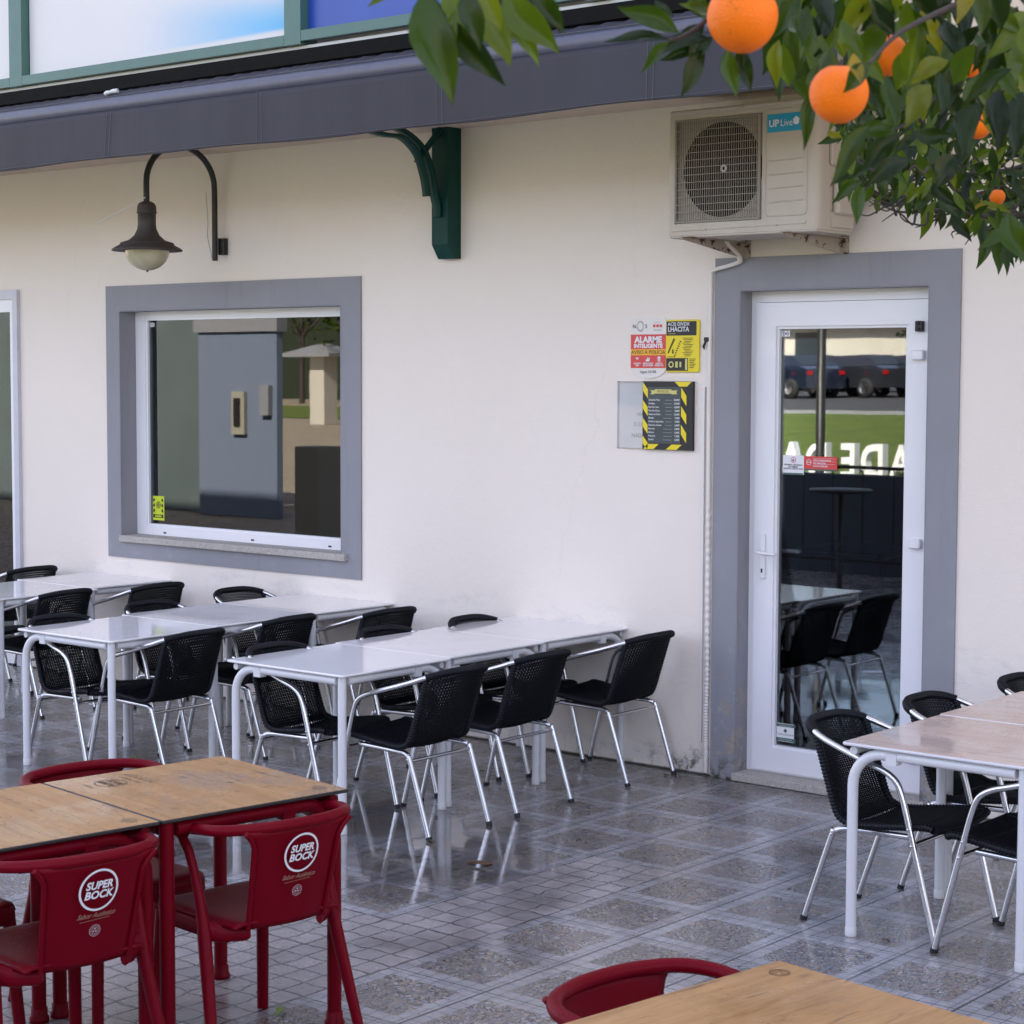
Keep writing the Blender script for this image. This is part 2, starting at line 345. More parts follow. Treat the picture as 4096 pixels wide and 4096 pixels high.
plain('steel_dark', (.03, .03, .032), .4, metal=.6)
plain('roof_tile', (.28, .10, .06), .8)
plain('conc', (.22, .225, .24), .8, bumpd=.002)
plain('block_paint', (.15, .19, .26), .7, bumpd=.001)
plain('bluegrey', (.06, .075, .10), .7, bumpd=.001)
plain('brown_foliage', (.05, .032, .018), .9, var=.8, ns=.8, bumpd=.3, bs=2)
plain('hedge', (.012, .022, .008), .9, ns=1)
plain('olive_stone', (.30, .29, .23), .9)
plain('cream', (.50, .47, .40), .6)
plain('ink_black', (.012, .012, .012), .5, var=.02)
plain('ink_white', (.74, .74, .76), .45, var=.02)
plain('ink_red', (.62, .05, .045), .4, var=.04)
plain('ink_yellow', (.78, .62, .01), .4, var=.04)
plain('ink_amber', (.80, .42, .02), .4, var=.03)
plain('ink_cream', (.74, .70, .66), .4, var=.02)
plain('ink_grey', (.30, .29, .27), .5, var=.05)
plain('ink_cyan', (.01, .30, .50), .35, var=.03)
plain('ink_green', (.05, .12, .09), .4, var=.05)
plain('stitch', (.12, .12, .14), .6)
plain('side_frame', (.52, .52, .58), .4)
plain('ink_tan', (.30, .17, .11), .5, var=.05)
plain('slate', (.045, .06, .065), .35, var=.2)
plain('banner_yellow', (.60, .55, .18), .45, var=.05)
plain('ink_lime', (.55, .65, .02), .4, var=.05)
plain('print_brown', (.07, .045, .028), .45, var=.05)
plain('ac_fin', (.018, .014, .012), .8, spec=.1)
plain('grille_metal', (.24, .205, .165), .5, var=.1)
plain('fan_black', (.012, .010, .010), .7, spec=.2)
plain('debris', (.12, .06, .025), .8, var=.4)
plain('lime_leaf', (.22, .32, .06), .6)
plain('paper', (.68, .68, .70), .8, var=.05)
plain('car_dark', (.02, .022, .028), .15, coat=1)
plain('car_blue', (.010, .015, .030), .15, coat=1)
plain('car_glass', (.02, .03, .04), .05)
plain('tail_red', (.4, .01, .01), .2)
plain('tyre', (.015, .015, .015), .8)
plain('darkwood', (.06, .045, .038), .3, coat=.3)
def mk_ac():
    m, g, b = mat('ac_enamel'); p = g.pos()
    c = g.mix(g.noise(p, 5, 5, .6), (.44, .38, .31), (.53, .47, .39))
    c = g.mix(g.m('MULTIPLY', g.ramp(g.noise(g.map(p, (6, 6, 1)), 3, 4, .6), .55, .75), .35), c, (.42, .37, .31))
    setb(g, b, color=c, rough=.45, normal=g.bump(g.noise(p, 300, 2), .2, .001)); M['ac'] = m
    m, g, b = mat('rusty_steel'); p = g.pos()
    c = g.mix(g.noise(p, 12, 5, .7), (.42, .38, .32), (.28, .22, .16))
    rr = g.ramp(g.noise(p, 22, 5, .6), .56, .62)
    c = g.mix(rr, c, (.06, .022, .012))
    setb(g, b, color=c, rough=.7, normal=g.bump(rr, -.4, .003)); M['rusty'] = m
mk_ac()
def mk_banner():
    m, g, b = mat('printed_panel'); p = g.pos(); x, y, z = g.xyz(p)
    f = g.m('MULTIPLY', g.ramp(x, -9.3, -7.7), g.ramp(g.m('ADD', z, g.m('MULTIPLY', g.m('ADD', x, 7.8), .10)), 4.25, 3.98))
    edge = g.ramp(g.m('SUBTRACT', z, g.m('ADD', 3.945, g.m('MULTIPLY', g.m('MAXIMUM', g.m('ADD', x, 8.9), 0), .012))), .0, .03)
    c = g.mix(g.noise(p, 1.6, 3), (.60, .59, .61), (.66, .65, .66))
    c = g.mix(g.m('MULTIPLY', g.m('MULTIPLY', f, edge), .95), c, (.10, .42, .72))
    setb(g, b, color=c, rough=.5); M['banner'] = m
mk_banner()

# ------------------------------------------------------------------ mesh helpers
def catmull(pts, n=6, closed=False):
    pts = [Vector(p) for p in pts]; out = []
    N = len(pts); rng = N if closed else N-1
    for i in range(rng):
        if closed: a, b, c, d = pts[(i-1) % N], pts[i], pts[(i+1) % N], pts[(i+2) % N]
        else:
            b, c = pts[i], pts[i+1]; a = pts[i-1] if i else b*2-c; d = pts[i+2] if i+2 < N else c*2-b
        for k in range(n):
            t = k/n
            out.append(.5*((2*b)+(c-a)*t+(2*a-5*b+4*c-d)*t*t+(3*b-a-3*c+d)*t**3))
    if not closed: out.append(pts[-1])
    return out
class MB:
    def __init__(s): s.v = []; s.f = []; s.mi = []; s.m = 0; s.sm = []; s.smooth = False; s.T = None
    def add(s, vs, fs):
        o = len(s.v)
        if s.T is not None: vs = [s.T @ Vector(q) for q in vs]
        s.v += [tuple(q) for q in vs]
        for f in fs: s.f.append([i+o for i in f]); s.mi.append(s.m); s.sm.append(s.smooth)
    def box(s, x0, x1, y0, y1, z0, z1):
        s.add([(x0, y0, z0), (x1, y0, z0), (x1, y1, z0), (x0, y1, z0), (x0, y0, z1), (x1, y0, z1), (x1, y1, z1), (x0, y1, z1)],
              [(3, 2, 1, 0), (4, 5, 6, 7), (0, 1, 5, 4), (1, 2, 6, 5), (2, 3, 7, 6), (3, 0, 4, 7)])
    def rbox(s, x0, x1, y0, y1, z0, z1, r=.01, axis='z', seg=4):
        # rounded outline prism with a small chamfer along the axis ends
        if axis == 'z': A, B, L = (x0, x1), (y0, y1), (z0, z1); mp = lambda a, b, l: (a, b, l)
        elif axis == 'y': A, B, L = (x0, x1), (z0, z1), (y0, y1); mp = lambda a, b, l: (a, l, b)
        else: A, B, L = (y0, y1), (z0, z1), (x0, x1); mp = lambda a, b, l: (l, a, b)
        ch = min(r*.5, (L[1]-L[0])*.3)
        rings = []
        for l, ins in ((L[0], ch), (L[0]+ch, 0), (L[1]-ch, 0), (L[1], ch)):
            rr = max(r-ins, .0005); pts = []
            for cx, cy, a0 in ((A[1]-r, B[1]-r, 0), (A[0]+r, B[1]-r, 90), (A[0]+r, B[0]+r, 180), (A[1]-r, B[0]+r, 270)):
                for k in range(seg+1):
                    a = RD(a0+90*k/seg); pts.append(mp(cx+rr*cos(a), cy+rr*sin(a), l))
            rings.append(pts)
        n = len(rings[0]); vs = sum(rings, []); fs = []
        for i in range(3):
            for j in range(n): fs.append((i*n+j, i*n+(j+1) % n, (i+1)*n+(j+1) % n, (i+1)*n+j))
        fs.append(tuple(range(n))[::-1]); fs.append(tuple(range(3*n, 4*n)))
        if axis == 'y': fs = [f[::-1] for f in fs]
        s.add(vs, fs)
    def tube(s, path, r, seg=10, caps=True, flat=1.0, closed=False):
        path = [Vector(p) for p in path]; n = len(path); rs = r if isinstance(r, (list, tuple)) else [r]*n
        vs = []; nrm = None
        for i, p in enumerate(path):
            a = path[i-1] if (i or closed) else p; b = path[(i+1) % n] if (i < n-1 or closed) else p
            t = (b-a).normalized()
            if nrm is None:
                nrm = Vector((0, 0, 1)) if abs(t.z) < .9 else Vector((1, 0, 0))
            nrm = (nrm-t*nrm.dot(t)).normalized(); bi = t.cross(nrm)
            for k in range(seg):
                an = 2*pi*k/seg; vs.append(p+nrm*cos(an)*rs[i]+bi*sin(an)*rs[i]*flat)
        fs = []
        for i in range(n if closed else n-1):
            for k in range(seg):
                j = (i+1) % n; fs.append((i*seg+k, i*seg+(k+1) % seg, j*seg+(k+1) % seg, j*seg+k))
        s.add(vs, [f[::-1] for f in fs])
        if caps and not closed:
            q = s.smooth; s.smooth = False
            s.add(vs[:seg], [tuple(range(seg))]); s.add(vs[-seg:], [tuple(range(seg))[::-1]]); s.smooth = q
    def lathe(s, prof, c=(0, 0, 0), seg=32, axis='z'):
        vs = []; fs = []
        for r, h in prof:
            for k in range(seg):
                a = 2*pi*k/seg
                if axis == 'z': vs.append((c[0]+r*cos(a), c[1]+r*sin(a), c[2]+h))
                elif axis == 'y': vs.append((c[0]+r*cos(a), c[1]+h, c[2]+r*sin(a)))
                else: vs.append((c[0]+h, c[1]+r*cos(a), c[2]+r*sin(a)))
        for i in range(len(prof)-1):
            for k in range(seg): fs.append((i*seg+k, i*seg+(k+1) % seg, (i+1)*seg+(k+1) % seg, (i+1)*seg+k))
        s.add(vs, fs)
    def ball(s, c, r, seg=12, rings=8, sz=1):
        prof = [(max(1e-4, r*sin(pi*i/rings)), -r*cos(pi*i/rings)*sz) for i in range(rings+1)]
        s.lathe(prof, c, seg)
    def shell(s, grid, th):
        # grid[i][j] points; makes a thick sheet
        n, m = len(grid), len(grid[0]); P = [[Vector(q) for q in r] for r in grid]; back = []
        for i in range(n):
            r = []
            for j in range(m):
                a = P[min(i+1, n-1)][j]-P[max(i-1, 0)][j]; b = P[i][min(j+1, m-1)]-P[i][max(j-1, 0)]
                nn = a.cross(b); nn = nn.normalized() if nn.length > 1e-9 else Vector((0, 0, 1)); r.append(P[i][j]-nn*th)
            back.append(r)
        vs = sum(P, [])+sum(back, []); o = n*m; fs = []
        for i in range(n-1):
            for j in range(m-1):
                q = (i*m+j, (i+1)*m+j, (i+1)*m+j+1, i*m+j+1); fs.append(q); fs.append(tuple(o+k for k in q[::-1]))
        edge = [j for j in range(m)]+[i*m+m-1 for i in range(1, n)]+[(n-1)*m+j for j in range(m-2, -1, -1)]+[i*m for i in range(n-2, 0, -1)]
        for a, b in zip(edge, edge[1:]+edge[:1]): fs.append((a, b, b+o, a+o))
        s.add(vs, fs)
    def poly(s, pts, y0, y1):   # xz outline extruded in y
        n = len(pts); vs = [(a, y0, b) for a, b in pts]+[(a, y1, b) for a, b in pts]
        fs = [tuple(range(n)), tuple(range(n, 2*n))[::-1]]+[(i, i+n, (i+1) % n+n, (i+1) % n) for i in range(n)]
        s.add(vs, fs)
    def text(s, body, size, fn, bold=0, shear=0, align='CENTER', sx=1.0):
        vs, fs = glyphs(body, size, bold, shear, align)
        s.add([fn(a*sx, b) for a, b in vs], fs)
    def ring(s, r0, r1, fn, seg=40, sx=1):
        vs = []
        for k in range(seg):
            a = 2*pi*k/seg
            for r in (r0, r1): vs.append(fn(r*cos(a)*sx, r*sin(a)))
        s.add(vs, [(2*k, 2*k+1, (2*k+3) % (2*seg), (2*k+2) % (2*seg)) for k in range(seg)])
    def quad(s, fn, a0, a1, b0, b1): s.add([fn(a0, b0), fn(a1, b0), fn(a1, b1), fn(a0, b1)], [(0, 1, 2, 3)])
    def build(s, name, mats, parent=None, loc=None, **props):
        me = bpy.data.meshes.new(name); me.from_pydata(s.v, [], s.f)
        for m in (mats if isinstance(mats, (list, tuple)) else [mats]): me.materials.append(M[m])
        me.polygons.foreach_set('material_index', s.mi); me.polygons.foreach_set('use_smooth', s.sm); me.update()
        o = bpy.data.objects.new(name, me); col.objects.link(o)
        if parent: o.parent = parent
        if loc is not None: o.location = loc
        for k, v in props.items(): o[k] = v
        return o
_gc = {}
def glyphs(body, size, bold=0, shear=0, align='CENTER'):
    key = (body, size, bold, shear, align)
    if key in _gc: return _gc[key]
    cu = bpy.data.curves.new('lettering', 'FONT'); cu.body = body; cu.size = size; cu.offset = bold; cu.shear = shear; cu.align_x = align; cu.resolution_u = 3
    ob = bpy.data.objects.new('lettering', cu); me = ob.to_mesh()
    r = ([(v.co.x, v.co.y) for v in me.vertices], [tuple(p.vertices) for p in me.polygons]); ob.to_mesh_clear()
    bpy.data.objects.remove(ob); bpy.data.curves.remove(cu); _gc[key] = r; return r
def tag(o, label, cat, group=None, kind=None):
    o['label'] = label; o['category'] = cat
    if group: o['group'] = group
    if kind: o['kind'] = kind
    return o
def thing(name, label, cat, loc=(0, 0, 0), rz=0, group=None):
    o = bpy.data.objects.new(name, None); col.objects.link(o); o.location = loc; o.rotation_euler = (0, 0, rz); o.empty_display_size = .1
    return tag(o, label, cat, group)
kids = {}
def dup(root, loc, rz, label, group=None):
    r = root.copy(); col.objects.link(r); r.location = loc; r.rotation_euler = (0, 0, rz); r['label'] = label
    if group: r['group'] = group
    def rec(a, b):
        for ch in [c for c in bpy.data.objects if c.parent == a]:
            c = ch.copy(); c.parent = b; col.objects.link(c); rec(ch, c)
    rec(root, r)
    return r
def at(u, v, d):   # a point d metres in front of the camera, from 1932-px photo coordinates
    S = 4096/1932; return CAM+(rt*((u*S-2048)/FPX)-up*((v*S-2048)/FPX)+fw)*d
def project(P):
    d = Vector(P)-CAM; z = d.dot(fw)
    if z < .05: return None
    return ((2048+FPX*d.dot(rt)/z)*1932/4096, (2048-FPX*d.dot(up)/z)*1932/4096)

# ================================================================== SETTING
mb = MB(); mb.box(-14, 9, -9.62, .22, -.05, 0); mb.build('terrace_floor', 'floor', kind='structure')
mb = MB(); mb.add([(-700, -700, -.06), (700, -700, -.06), (700, 700, -.06), (-700, 700, -.06)], [(0, 1, 2, 3)]); mb.build('ground', 'cobble', kind='structure')
def hill(x, y):
    def sst(t): t = max(0, min(1, t)); return t*t*(3-2*t)
    return 1.25*sst((-y-11.5)/19)*sst((x-(-14.5-.70*(-y-11.2)))/3)
N = 40; vs = []; fs = []; mb = MB()
for i in range(N+1):
    for j in range(N+1):
        y = -11.2-21*j/N; xb = -14.5-.70*(-y-11.2); x = xb+(16-xb)*i/N; vs.append((x, y, hill(x, y)-.04))
for i in range(N):
    for j in range(N): fs.append((i*(N+1)+j, i*(N+1)+j+1, (i+1)*(N+1)+j+1, (i+1)*(N+1)+j))
mb.smooth = True; mb.add(vs, fs); mb.build('lawn', 'grass', kind='structure')
mb = MB(); mb.add([(-29.5, -32.2, 1.16), (60, -32.2, 1.16), (60, -95, 2.0), (-74, -95, 2.0), (-29.5, -32.2, -.1), (60, -32.2, -.1), (60, -95, -.1), (-74, -95, -.1)],
    [(0, 3, 2, 1), (0, 1, 5, 4), (1, 2, 6, 5), (2, 3, 7, 6), (3, 0, 4, 7)]); mb.build('parking_lot', 'asphalt', kind='structure')
mb = MB(); mb.box(-29.5, 20, -32.5, -32.15, 1.0, 1.29); mb.build('kerb', 'conc', kind='structure')

mb = MB(); mb.add([(-125, -84, -.03), (-75.5, -84, -.03), (-62, -58.5, -.03), (-125, -58.5, -.03)], [(0, 1, 2, 3)]); mb.build('far_lawn', 'grass', kind='structure')
# ================================================================== BUILDING
B = thing('cafe_building', 'white rendered cafe building with grey window surround, glazed door and green balcony railing', 'building', (-6, 0, 0))
BX = Vector((6, 0, 0))
def bpart(mb, name, mats, parent=None, **k):
    o = mb.build(name, mats, parent or B, **k)
    if parent is None: o.location = BX
    return o
# front wall with openings (win, door, left shop door)
mb = MB()
xs = [-26, -13.2, -11.76, -10.606, -8.497, -5.608, -4.528, 8]
zs = [0, 1.0, 2.54, 2.556, 2.68, 3.6, 9.0]
def hole(xc, zc):
    if -13.2 < xc < -11.76 and zc < 2.68: return True
    if -10.606 < xc < -8.497 and 1.0 < zc < 2.54: return True
    if -5.608 < xc < -4.528 and zc < 2.556: return True
    return False
for i in range(len(xs)-1):
    for j in range(len(zs)-1):
        a, b_, c, d = xs[i], xs[i+1], zs[j], zs[j+1]
        if hole((a+b_)/2, (c+d)/2): continue
        mb.add([(a, 0, c), (b_, 0, c), (b_, 0, d), (a, 0, d)], [(0, 1, 2, 3)]); mb.add([(a, .25, c), (b_, .25, c), (b_, .25, d), (a, .25, d)], [(3, 2, 1, 0)])
        for q, (p1, p2, hx, hz) in enumerate((((a, c), (a, d), a-.01, (c+d)/2), ((b_, c), (b_, d), b_+.01, (c+d)/2), ((a, c), (b_, c), (a+b_)/2, c-.005), ((a, d), (b_, d), (a+b_)/2, d+.005))):
            if hole(hx, hz): mb.add([(p1[0], 0, p1[1]), (p2[0], 0, p2[1]), (p2[0], .25, p2[1]), (p1[0], .25, p1[1])], [(0, 1, 2, 3)])
bpart(mb, 'front_wall', 'wall')
mb = MB(); mb.box(-26, -25.8, .25, 9, 0, 9.0); mb.box(7.8, 8, .25, 9, 0, 9.0); mb.box(-26, 8, 9, 9.2, 0, 9.0); bpart(mb, 'side_and_rear_walls', 'wall')
mb = MB(); mb.box(-26.2, 8.2, -.25, 9.4, 9.0, 9.2); bpart(mb, 'roof', 'roof_tile')
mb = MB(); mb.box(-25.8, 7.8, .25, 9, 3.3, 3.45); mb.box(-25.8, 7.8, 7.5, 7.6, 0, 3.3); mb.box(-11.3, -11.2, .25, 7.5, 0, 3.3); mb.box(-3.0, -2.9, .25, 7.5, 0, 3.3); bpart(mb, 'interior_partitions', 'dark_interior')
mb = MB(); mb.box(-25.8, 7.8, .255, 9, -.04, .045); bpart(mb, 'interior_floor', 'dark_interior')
# grey surrounds, raised 12 mm
def band(mb, x0, x1, z0, z1, ix0, ix1, iz0, iz1, y=-.012, ret=.13, top=True):
    mb.box(x0, ix0, y, 0, z0, z1); mb.box(ix1, x1, y, 0, z0, z1); mb.box(ix0, ix1, y, 0, iz1, z1)
    if iz0 > z0: mb.box(ix0, ix1, y, 0, z0, iz0)
    # painted reveals
    mb.box(ix0-.001, ix0+.004, y, ret, iz0, iz1); mb.box(ix1-.004, ix1+.001, y, ret, iz0, iz1); mb.box(ix0+.004, ix1-.004, y, ret, iz1-.004, iz1+.001)
mb = MB(); band(mb, -10.745, -8.328, .866, 2.71, -10.606, -8.497, .975, 2.54); bpart(mb, 'window_surround', 'surround')
mb = MB(); band(mb, -5.762, -4.362, 0.001, 2.725, -5.608, -4.528, .001, 2.556, ret=.11); bpart(mb, 'door_surround', 'surround')
mb = MB(); mb.rbox(-10.59, -8.44, -.045, .20, .975, 1.019, .006, 'x'); bpart(mb, 'window_sill', 'granite')
mb = MB(); mb.rbox(-5.615, -4.50, -.035, .26, .002, .045, .006, 'x'); bpart(mb, 'door_sill', 'granite')
# picture window
def frame(mb, x0, x1, z0, z1, wl, wr, wb, wt, y0, y1):
    mb.box(x0, x0+wl, y0, y1, z0, z1); mb.box(x1-wr, x1, y0, y1, z0, z1); mb.box(x0+wl, x1-wr, y0, y1, z0, z0+wb); mb.box(x0+wl, x1-wr, y0, y1, z1-wt, z1)
mb = MB(); frame(mb, -10.60, -8.50, 1.02, 2.536, .10, .10, .062, .045, .125, .20); frame(mb, -10.50, -8.60, 1.082, 2.491, .016, .016, .014, .014, .133, .20)
wf = bpart(mb, 'window', 'pvc')
mb = MB(); mb.box(-10.484, -8.616, .150, .156, 1.096, 2.477); bpart(mb, 'pane', 'pane_glass', wf)
mb = MB()
for x in (-10.31, -9.44, -8.73): mb.box(x-.012, x+.012, .121, .125, 1.035, 1.045)
bpart(mb, 'drain_slot', 'ink_black', wf)
mb = MB(); mb.box(-10.60, -10.16, .30, .31, .9, 2.7); bpart(mb, 'window_curtain', 'int_curtain')
mb = MB(); mb.box(-10.15, -10.09, .205, .25, 1.02, 2.54); mb.box(-10.075, -10.02, .205, .25, 1.02, 2.54); bpart(mb, 'inner_mullion', 'int_curtain')
# entrance door
mb = MB(); frame(mb, -5.604, -4.532, .046, 2.552, .045, .045, .012, .055, .098, .17); df = bpart(mb, 'door_frame', 'pvc')
mb = MB(); frame(mb, -5.566, -4.576, .058, 2.494, .118, .115, .122, .122, .084, .150); frame(mb, -5.448, -4.691, .180, 2.372, .014, .014, .014, .014, .096, .150)
dl = bpart(mb, 'door', 'pvc')
mb = MB(); mb.box(-5.434, -4.705, .118, .124, .194, 2.358); bpart(mb, 'pane', 'pane_glass', dl)
mb = MB(); mb.rbox(-5.523, -5.492, .070, .084, 1.065, 1.298, .006, 'y'); mb.smooth = True
mb.tube([(-5.508, .075, 1.205), (-5.508, .02, 1.205), (-5.49, .012, 1.204), (-5.39, .012, 1.200)], [.010, .009, .009, .009], 10); bpart(mb, 'door_handle', 'ink_white', dl)
mb = MB(); mb.rbox(-5.512, -5.503, .066, .070, 1.095, 1.118, .004, 'y'); bpart(mb, 'keyhole', 'steel_dark', dl)
mb = MB(); mb.smooth = True; mb.tube([(-5.48, .17, 1.21), (-5.33, .17, 1.21)], .010, 8); bpart(mb, 'inner_handle', 'ink_white', dl)
for zc, dark in ((2.362, 1), (2.222, 0), (1.298, 0), (.235, 1)):
    mb = MB()
    if dark:
        mb.rbox(-4.640, -4.600, .058, .084, zc-.026, zc+.026, .005, 'y'); mb.smooth = True
        mb.ball((-4.620, .058, zc+.013), .007); mb.ball((-4.620, .058, zc-.013), .007); mb.smooth = False
    else: mb.rbox(-4.655, -4.590, .052, .084, zc-.024, zc+.024, .010, 'y')
    bpart(mb, 'hinge', 'steel_dark' if dark else 'pvc', dl)
# left shop door
mb = MB(); mb.box(-13.2, -11.722, -.03, .10, 2.645, 2.712); mb.box(-11.775, -11.722, -.03, .10, .003, 2.645); sf = bpart(mb, 'side_door_frame', 'side_frame')
mb = MB(); frame(mb, -12.9, -11.775, .01, 2.645, .09, .055, .10, .09, -.01, .06); bpart(mb, 'side_door', 'pvc')
mb = MB(); mb.box(-12.81, -11.83, .02, .025, .11, 2.555); bpart(mb, 'side_door_pane', 'pane_glass')
mb = MB(); mb.box(-12.81, -11.84, .30, .33, .1, 2.6); bpart(mb, 'inner_curtain', 'int_curtain')
# balcony slab, gutter, bracket
mb = MB(); mb.box(-16, 3, -1.08, 0, 3.53, 3.84); bpart(mb, 'balcony_slab', 'soffit')
mb = MB(); mb.box(-16, 3, -1.13, -1.083, 3.843, 3.868); bpart(mb, 'gutter_strip', 'alu_band')
mb = MB(); xp = [-12.57, -10.13, -7.70, -5.66, -3.6]
for i, (a, b_) in enumerate(zip([-15]+xp, xp+[0])):
    z0 = 3.872 if a < -8 else 3.885
    mb.box(a+.065, b_-.065, -1.175, -1.125, z0, z0+.055); mb.box(a+.065, b_-.065, -1.175, -1.125, 4.95, 5.0)
rl = bpart(mb, 'balcony_rail', 'green_rail')
for x in xp:
    mb = MB(); mb.box(x-.062, x+.062, -1.175, -1.05, 3.870, 5.05); bpart(mb, 'balcony_post', 'green_rail')
for a, b_ in ((-14.9, -12.65), (-12.5, -10.20), (-10.06, -7.765), (-5.59, -3.67)):
    mb = MB(); mb.box(a, b_, -1.118, -1.10, 3.928, 4.95); bpart(mb, 'balcony_panel', 'banner')
mb = MB(); mb.box(-7.635, -5.725, -1.118, -1.10, 3.942, 4.95); bpart(mb, 'blue_balcony_panel', 'blue_panel')
mb = MB(); mb.box(-16, 3, -.9, -.85, 3.78, 5.2); bpart(mb, 'balcony_wall', 'wall')

# green balcony bracket
mb = MB(); X = -7.635
mb.poly([(X-.035+0, 2.86), (X+.0, 2.785), (X+.10, 2.785), (X+.10, 3.53), (X-.035, 3.53)], -.001, 0)
mb = MB()
side = [(0, 2.786), (-.06, 2.786), (-.115, 2.865), (-.115, 3.53), (0, 3.53)]
n = len(side); vs = [(-7.655, y, z) for y, z in side]+[(-7.532, y, z) for y, z in side]
mb.add(vs, [tuple(range(n))[::-1], tuple(range(n, 2*n))]+[(i, i+n, (i+1) % n+n, (i+1) % n)[::-1] for i in range(n)])
bk = thing('balcony_bracket', 'dark green timber post with curved steel arms holding the balcony, under the awning', 'bracket', (-7.593, 0, 2.786))
def bkp(mb, name, m): 
    o = mb.build(name, m, bk); o.location = (7.593, 0, -2.786); return o
bkp(mb, 'wall_post', 'green_paint')
def strip_arc(pts, th, w_, X):
    p = catmull(pts, 8); mb = MB(); grid = []
    for q in p: grid.append([(X-w_/2, q.y, q.z), (X+w_/2, q.y, q.z)])
    mb.smooth = True; mb.shell(grid, th); return mb
bkp(strip_arc([(0, -.235, 3.13), (0, -.245, 3.19), (0, -.268, 3.262), (0, -.325, 3.37), (0, -.450, 3.448), (0, -.60, 3.452), (0, -.75, 3.47), (0, -1.0, 3.53)], .020, .050, -7.575), 'outer_arm', 'green_paint')
bkp(strip_arc([(0, -.118, 3.02), (0, -.125, 3.09), (0, -.145, 3.15), (0, -.180, 3.28), (0, -.230, 3.375), (0, -.300, 3.438), (0, -.42, 3.49), (0, -.60, 3.53)], .020, .055, -7.600), 'inner_arm', 'green_paint')
mb = MB(); mb.tube([(-7.593, -.11, 3.52), (-7.593, -.31, 3.32)], .022, 4); bkp(mb, 'strut', 'green_paint')

# ================================================================== AWNING
A = thing('awning', 'rolled dark blue grey fabric awning with hanging valance along the balcony edge', 'awning', (-8, -1.2, 3.3))
def ap(mb, name, m, parent=None):
    o = mb.build(name, m, parent or A)
    if parent is None: o.location = (8, 1.2, -3.3)
    return o
x0, x1 = -13.5, -4.25
mb = MB(); mb.box(x0, x1, -1.20, -1.085, 3.762, 3.836); ap(mb, 'housing', 'matt_black')
mb = MB(); mb.smooth = True; mb.tube([(x0, -1.335, 3.642), (x1, -1.335, 3.642)], .046, 24); ap(mb, 'front_bar', 'awning_bar')
rng = random.Random(3); ph = [rng.uniform(0, 6) for _ in range(8)]
def wv(x, k=1): return sum(sin(x*f+ph[i])*a for i, (f, a) in enumerate(((1.9, .006), (4.3, .004), (9.1, .002))))*k
grid = []
for i in range(220):
    x = x0+(x1-x0)*i/219; hem = .006*sin(x*1.7+1)+.004*sin(x*5+.5)
    grid.append([(x, -1.372+wv(x)*t+.004*sin(x*23)*t*(1-t), 3.606-(.272+hem)*t) for t in (0, .1, .25, .4, .55, .7, .85, .97, 1)])
mb = MB(); mb.smooth = True; mb.shell(grid, .003); val = ap(mb, 'valance', 'fabric')
mb = MB(); g2 = []
for i in range(500):
    x = x0+(x1-x0)*i/499
    g2.append([(x, -1.18+.006*sin(x*70+2*sin(x*9)), 3.752), (x, -1.25, 3.735+.006*sin(x*55+3*sin(x*5))), (x, -1.345, 3.686)])
mb.smooth = True; mb.shell([r[::-1] for r in g2], .003); ap(mb, 'rolled_fabric', 'fabric')
mb = MB(); mb.smooth = True
for xc in (-12.72, -11.48, -10.23, -8.985, -7.745, -6.47, -5.20):
    for dx, sl in ((-.018, 0), (.018, 0)):
        mb.tube([(xc+dx+(0.035 if xc < -8.5 and xc > -9.5 else 0)*-t, -1.3765+wv(xc)*t-.002, 3.600-.262*t) for t in (0, .3, .6, 1)], .0012, 4)
mb.tube([(x0+(x1-x0)*i/200, -1.378+wv(x0+(x1-x0)*i/200), 3.346-.006*sin((x0+(x1-x0)*i/200)*1.7+1)) for i in range(201)], .0010, 4)
mb.tube([(x0+(x1-x0)*i/200, -1.352, 3.6935) for i in range(201)], .0014, 4)
mb.build('stitching', 'stitch', val)
c = at(363, 146, 13.0)
mb = MB(); mb.smooth = True; cx = -9.06
mb.tube([(cx-.05, -1.30, 3.722), (cx-.02, -1.31, 3.724), (cx+.0, -1.31, 3.725), (cx+.03, -1.31, 3.728), (cx+.06, -1.30, 3.73)], [.012, .013, .009, .013, .013], 10)
ap(mb, 'crank_eye', 'cap_white')
mb = MB(); mb.smooth = True; mb.ball((-10.20, -1.31, 3.70), .010); ap(mb, 'bolt_cap', 'cream')

# ================================================================== WALL LAMP
L = thing('wall_lamp', 'black gooseneck wall lantern with cream glass globe above the large window', 'lamp', (-9.582, -.05, 2.84))
def lp(mb, name, m): o = mb.build(name, m, L); o.location = (9.582, .05, -2.84); return o
mb = MB(); mb.smooth = True
path = [(0, -.057, 2.842), (0, -.057, 3.1)]
for k in range(0, 13): a = pi*k/12; path.append((0, -.336+.278*cos(a), 3.30+.245*sin(a)))
path += [(0, -.614, 3.175)]
path = [(-9.582, y, z) for _, y, z in path]
mb.tube(catmull(path, 3), .019, 12); lp(mb, 'gooseneck', 'black_paint')
mb = MB(); mb.box(-9.575, -9.52, -.036, -.002, 2.88, 2.985); mb.smooth = True; mb.ball((-9.535, -.038, 2.9), .006); mb.ball((-9.535, -.038, 2.965), .006); lp(mb, 'wall_plate', 'black_paint')
prof = [(.002, 3.183), (.030, 3.180), (.050, 3.168), (.058, 3.150), (.060, 3.118), (.0625, 3.114), (.0625, 3.108), (.056, 3.106), (.056, 3.04), (.060, 3.01), (.078, 2.972), (.112, 2.942), (.150, 2.930), (.163, 2.926), (.166, 2.916), (.170, 2.912), (.200, 2.896), (.217, 2.884), (.217, 2.876), (.200, 2.875), (.13, 2.88)]
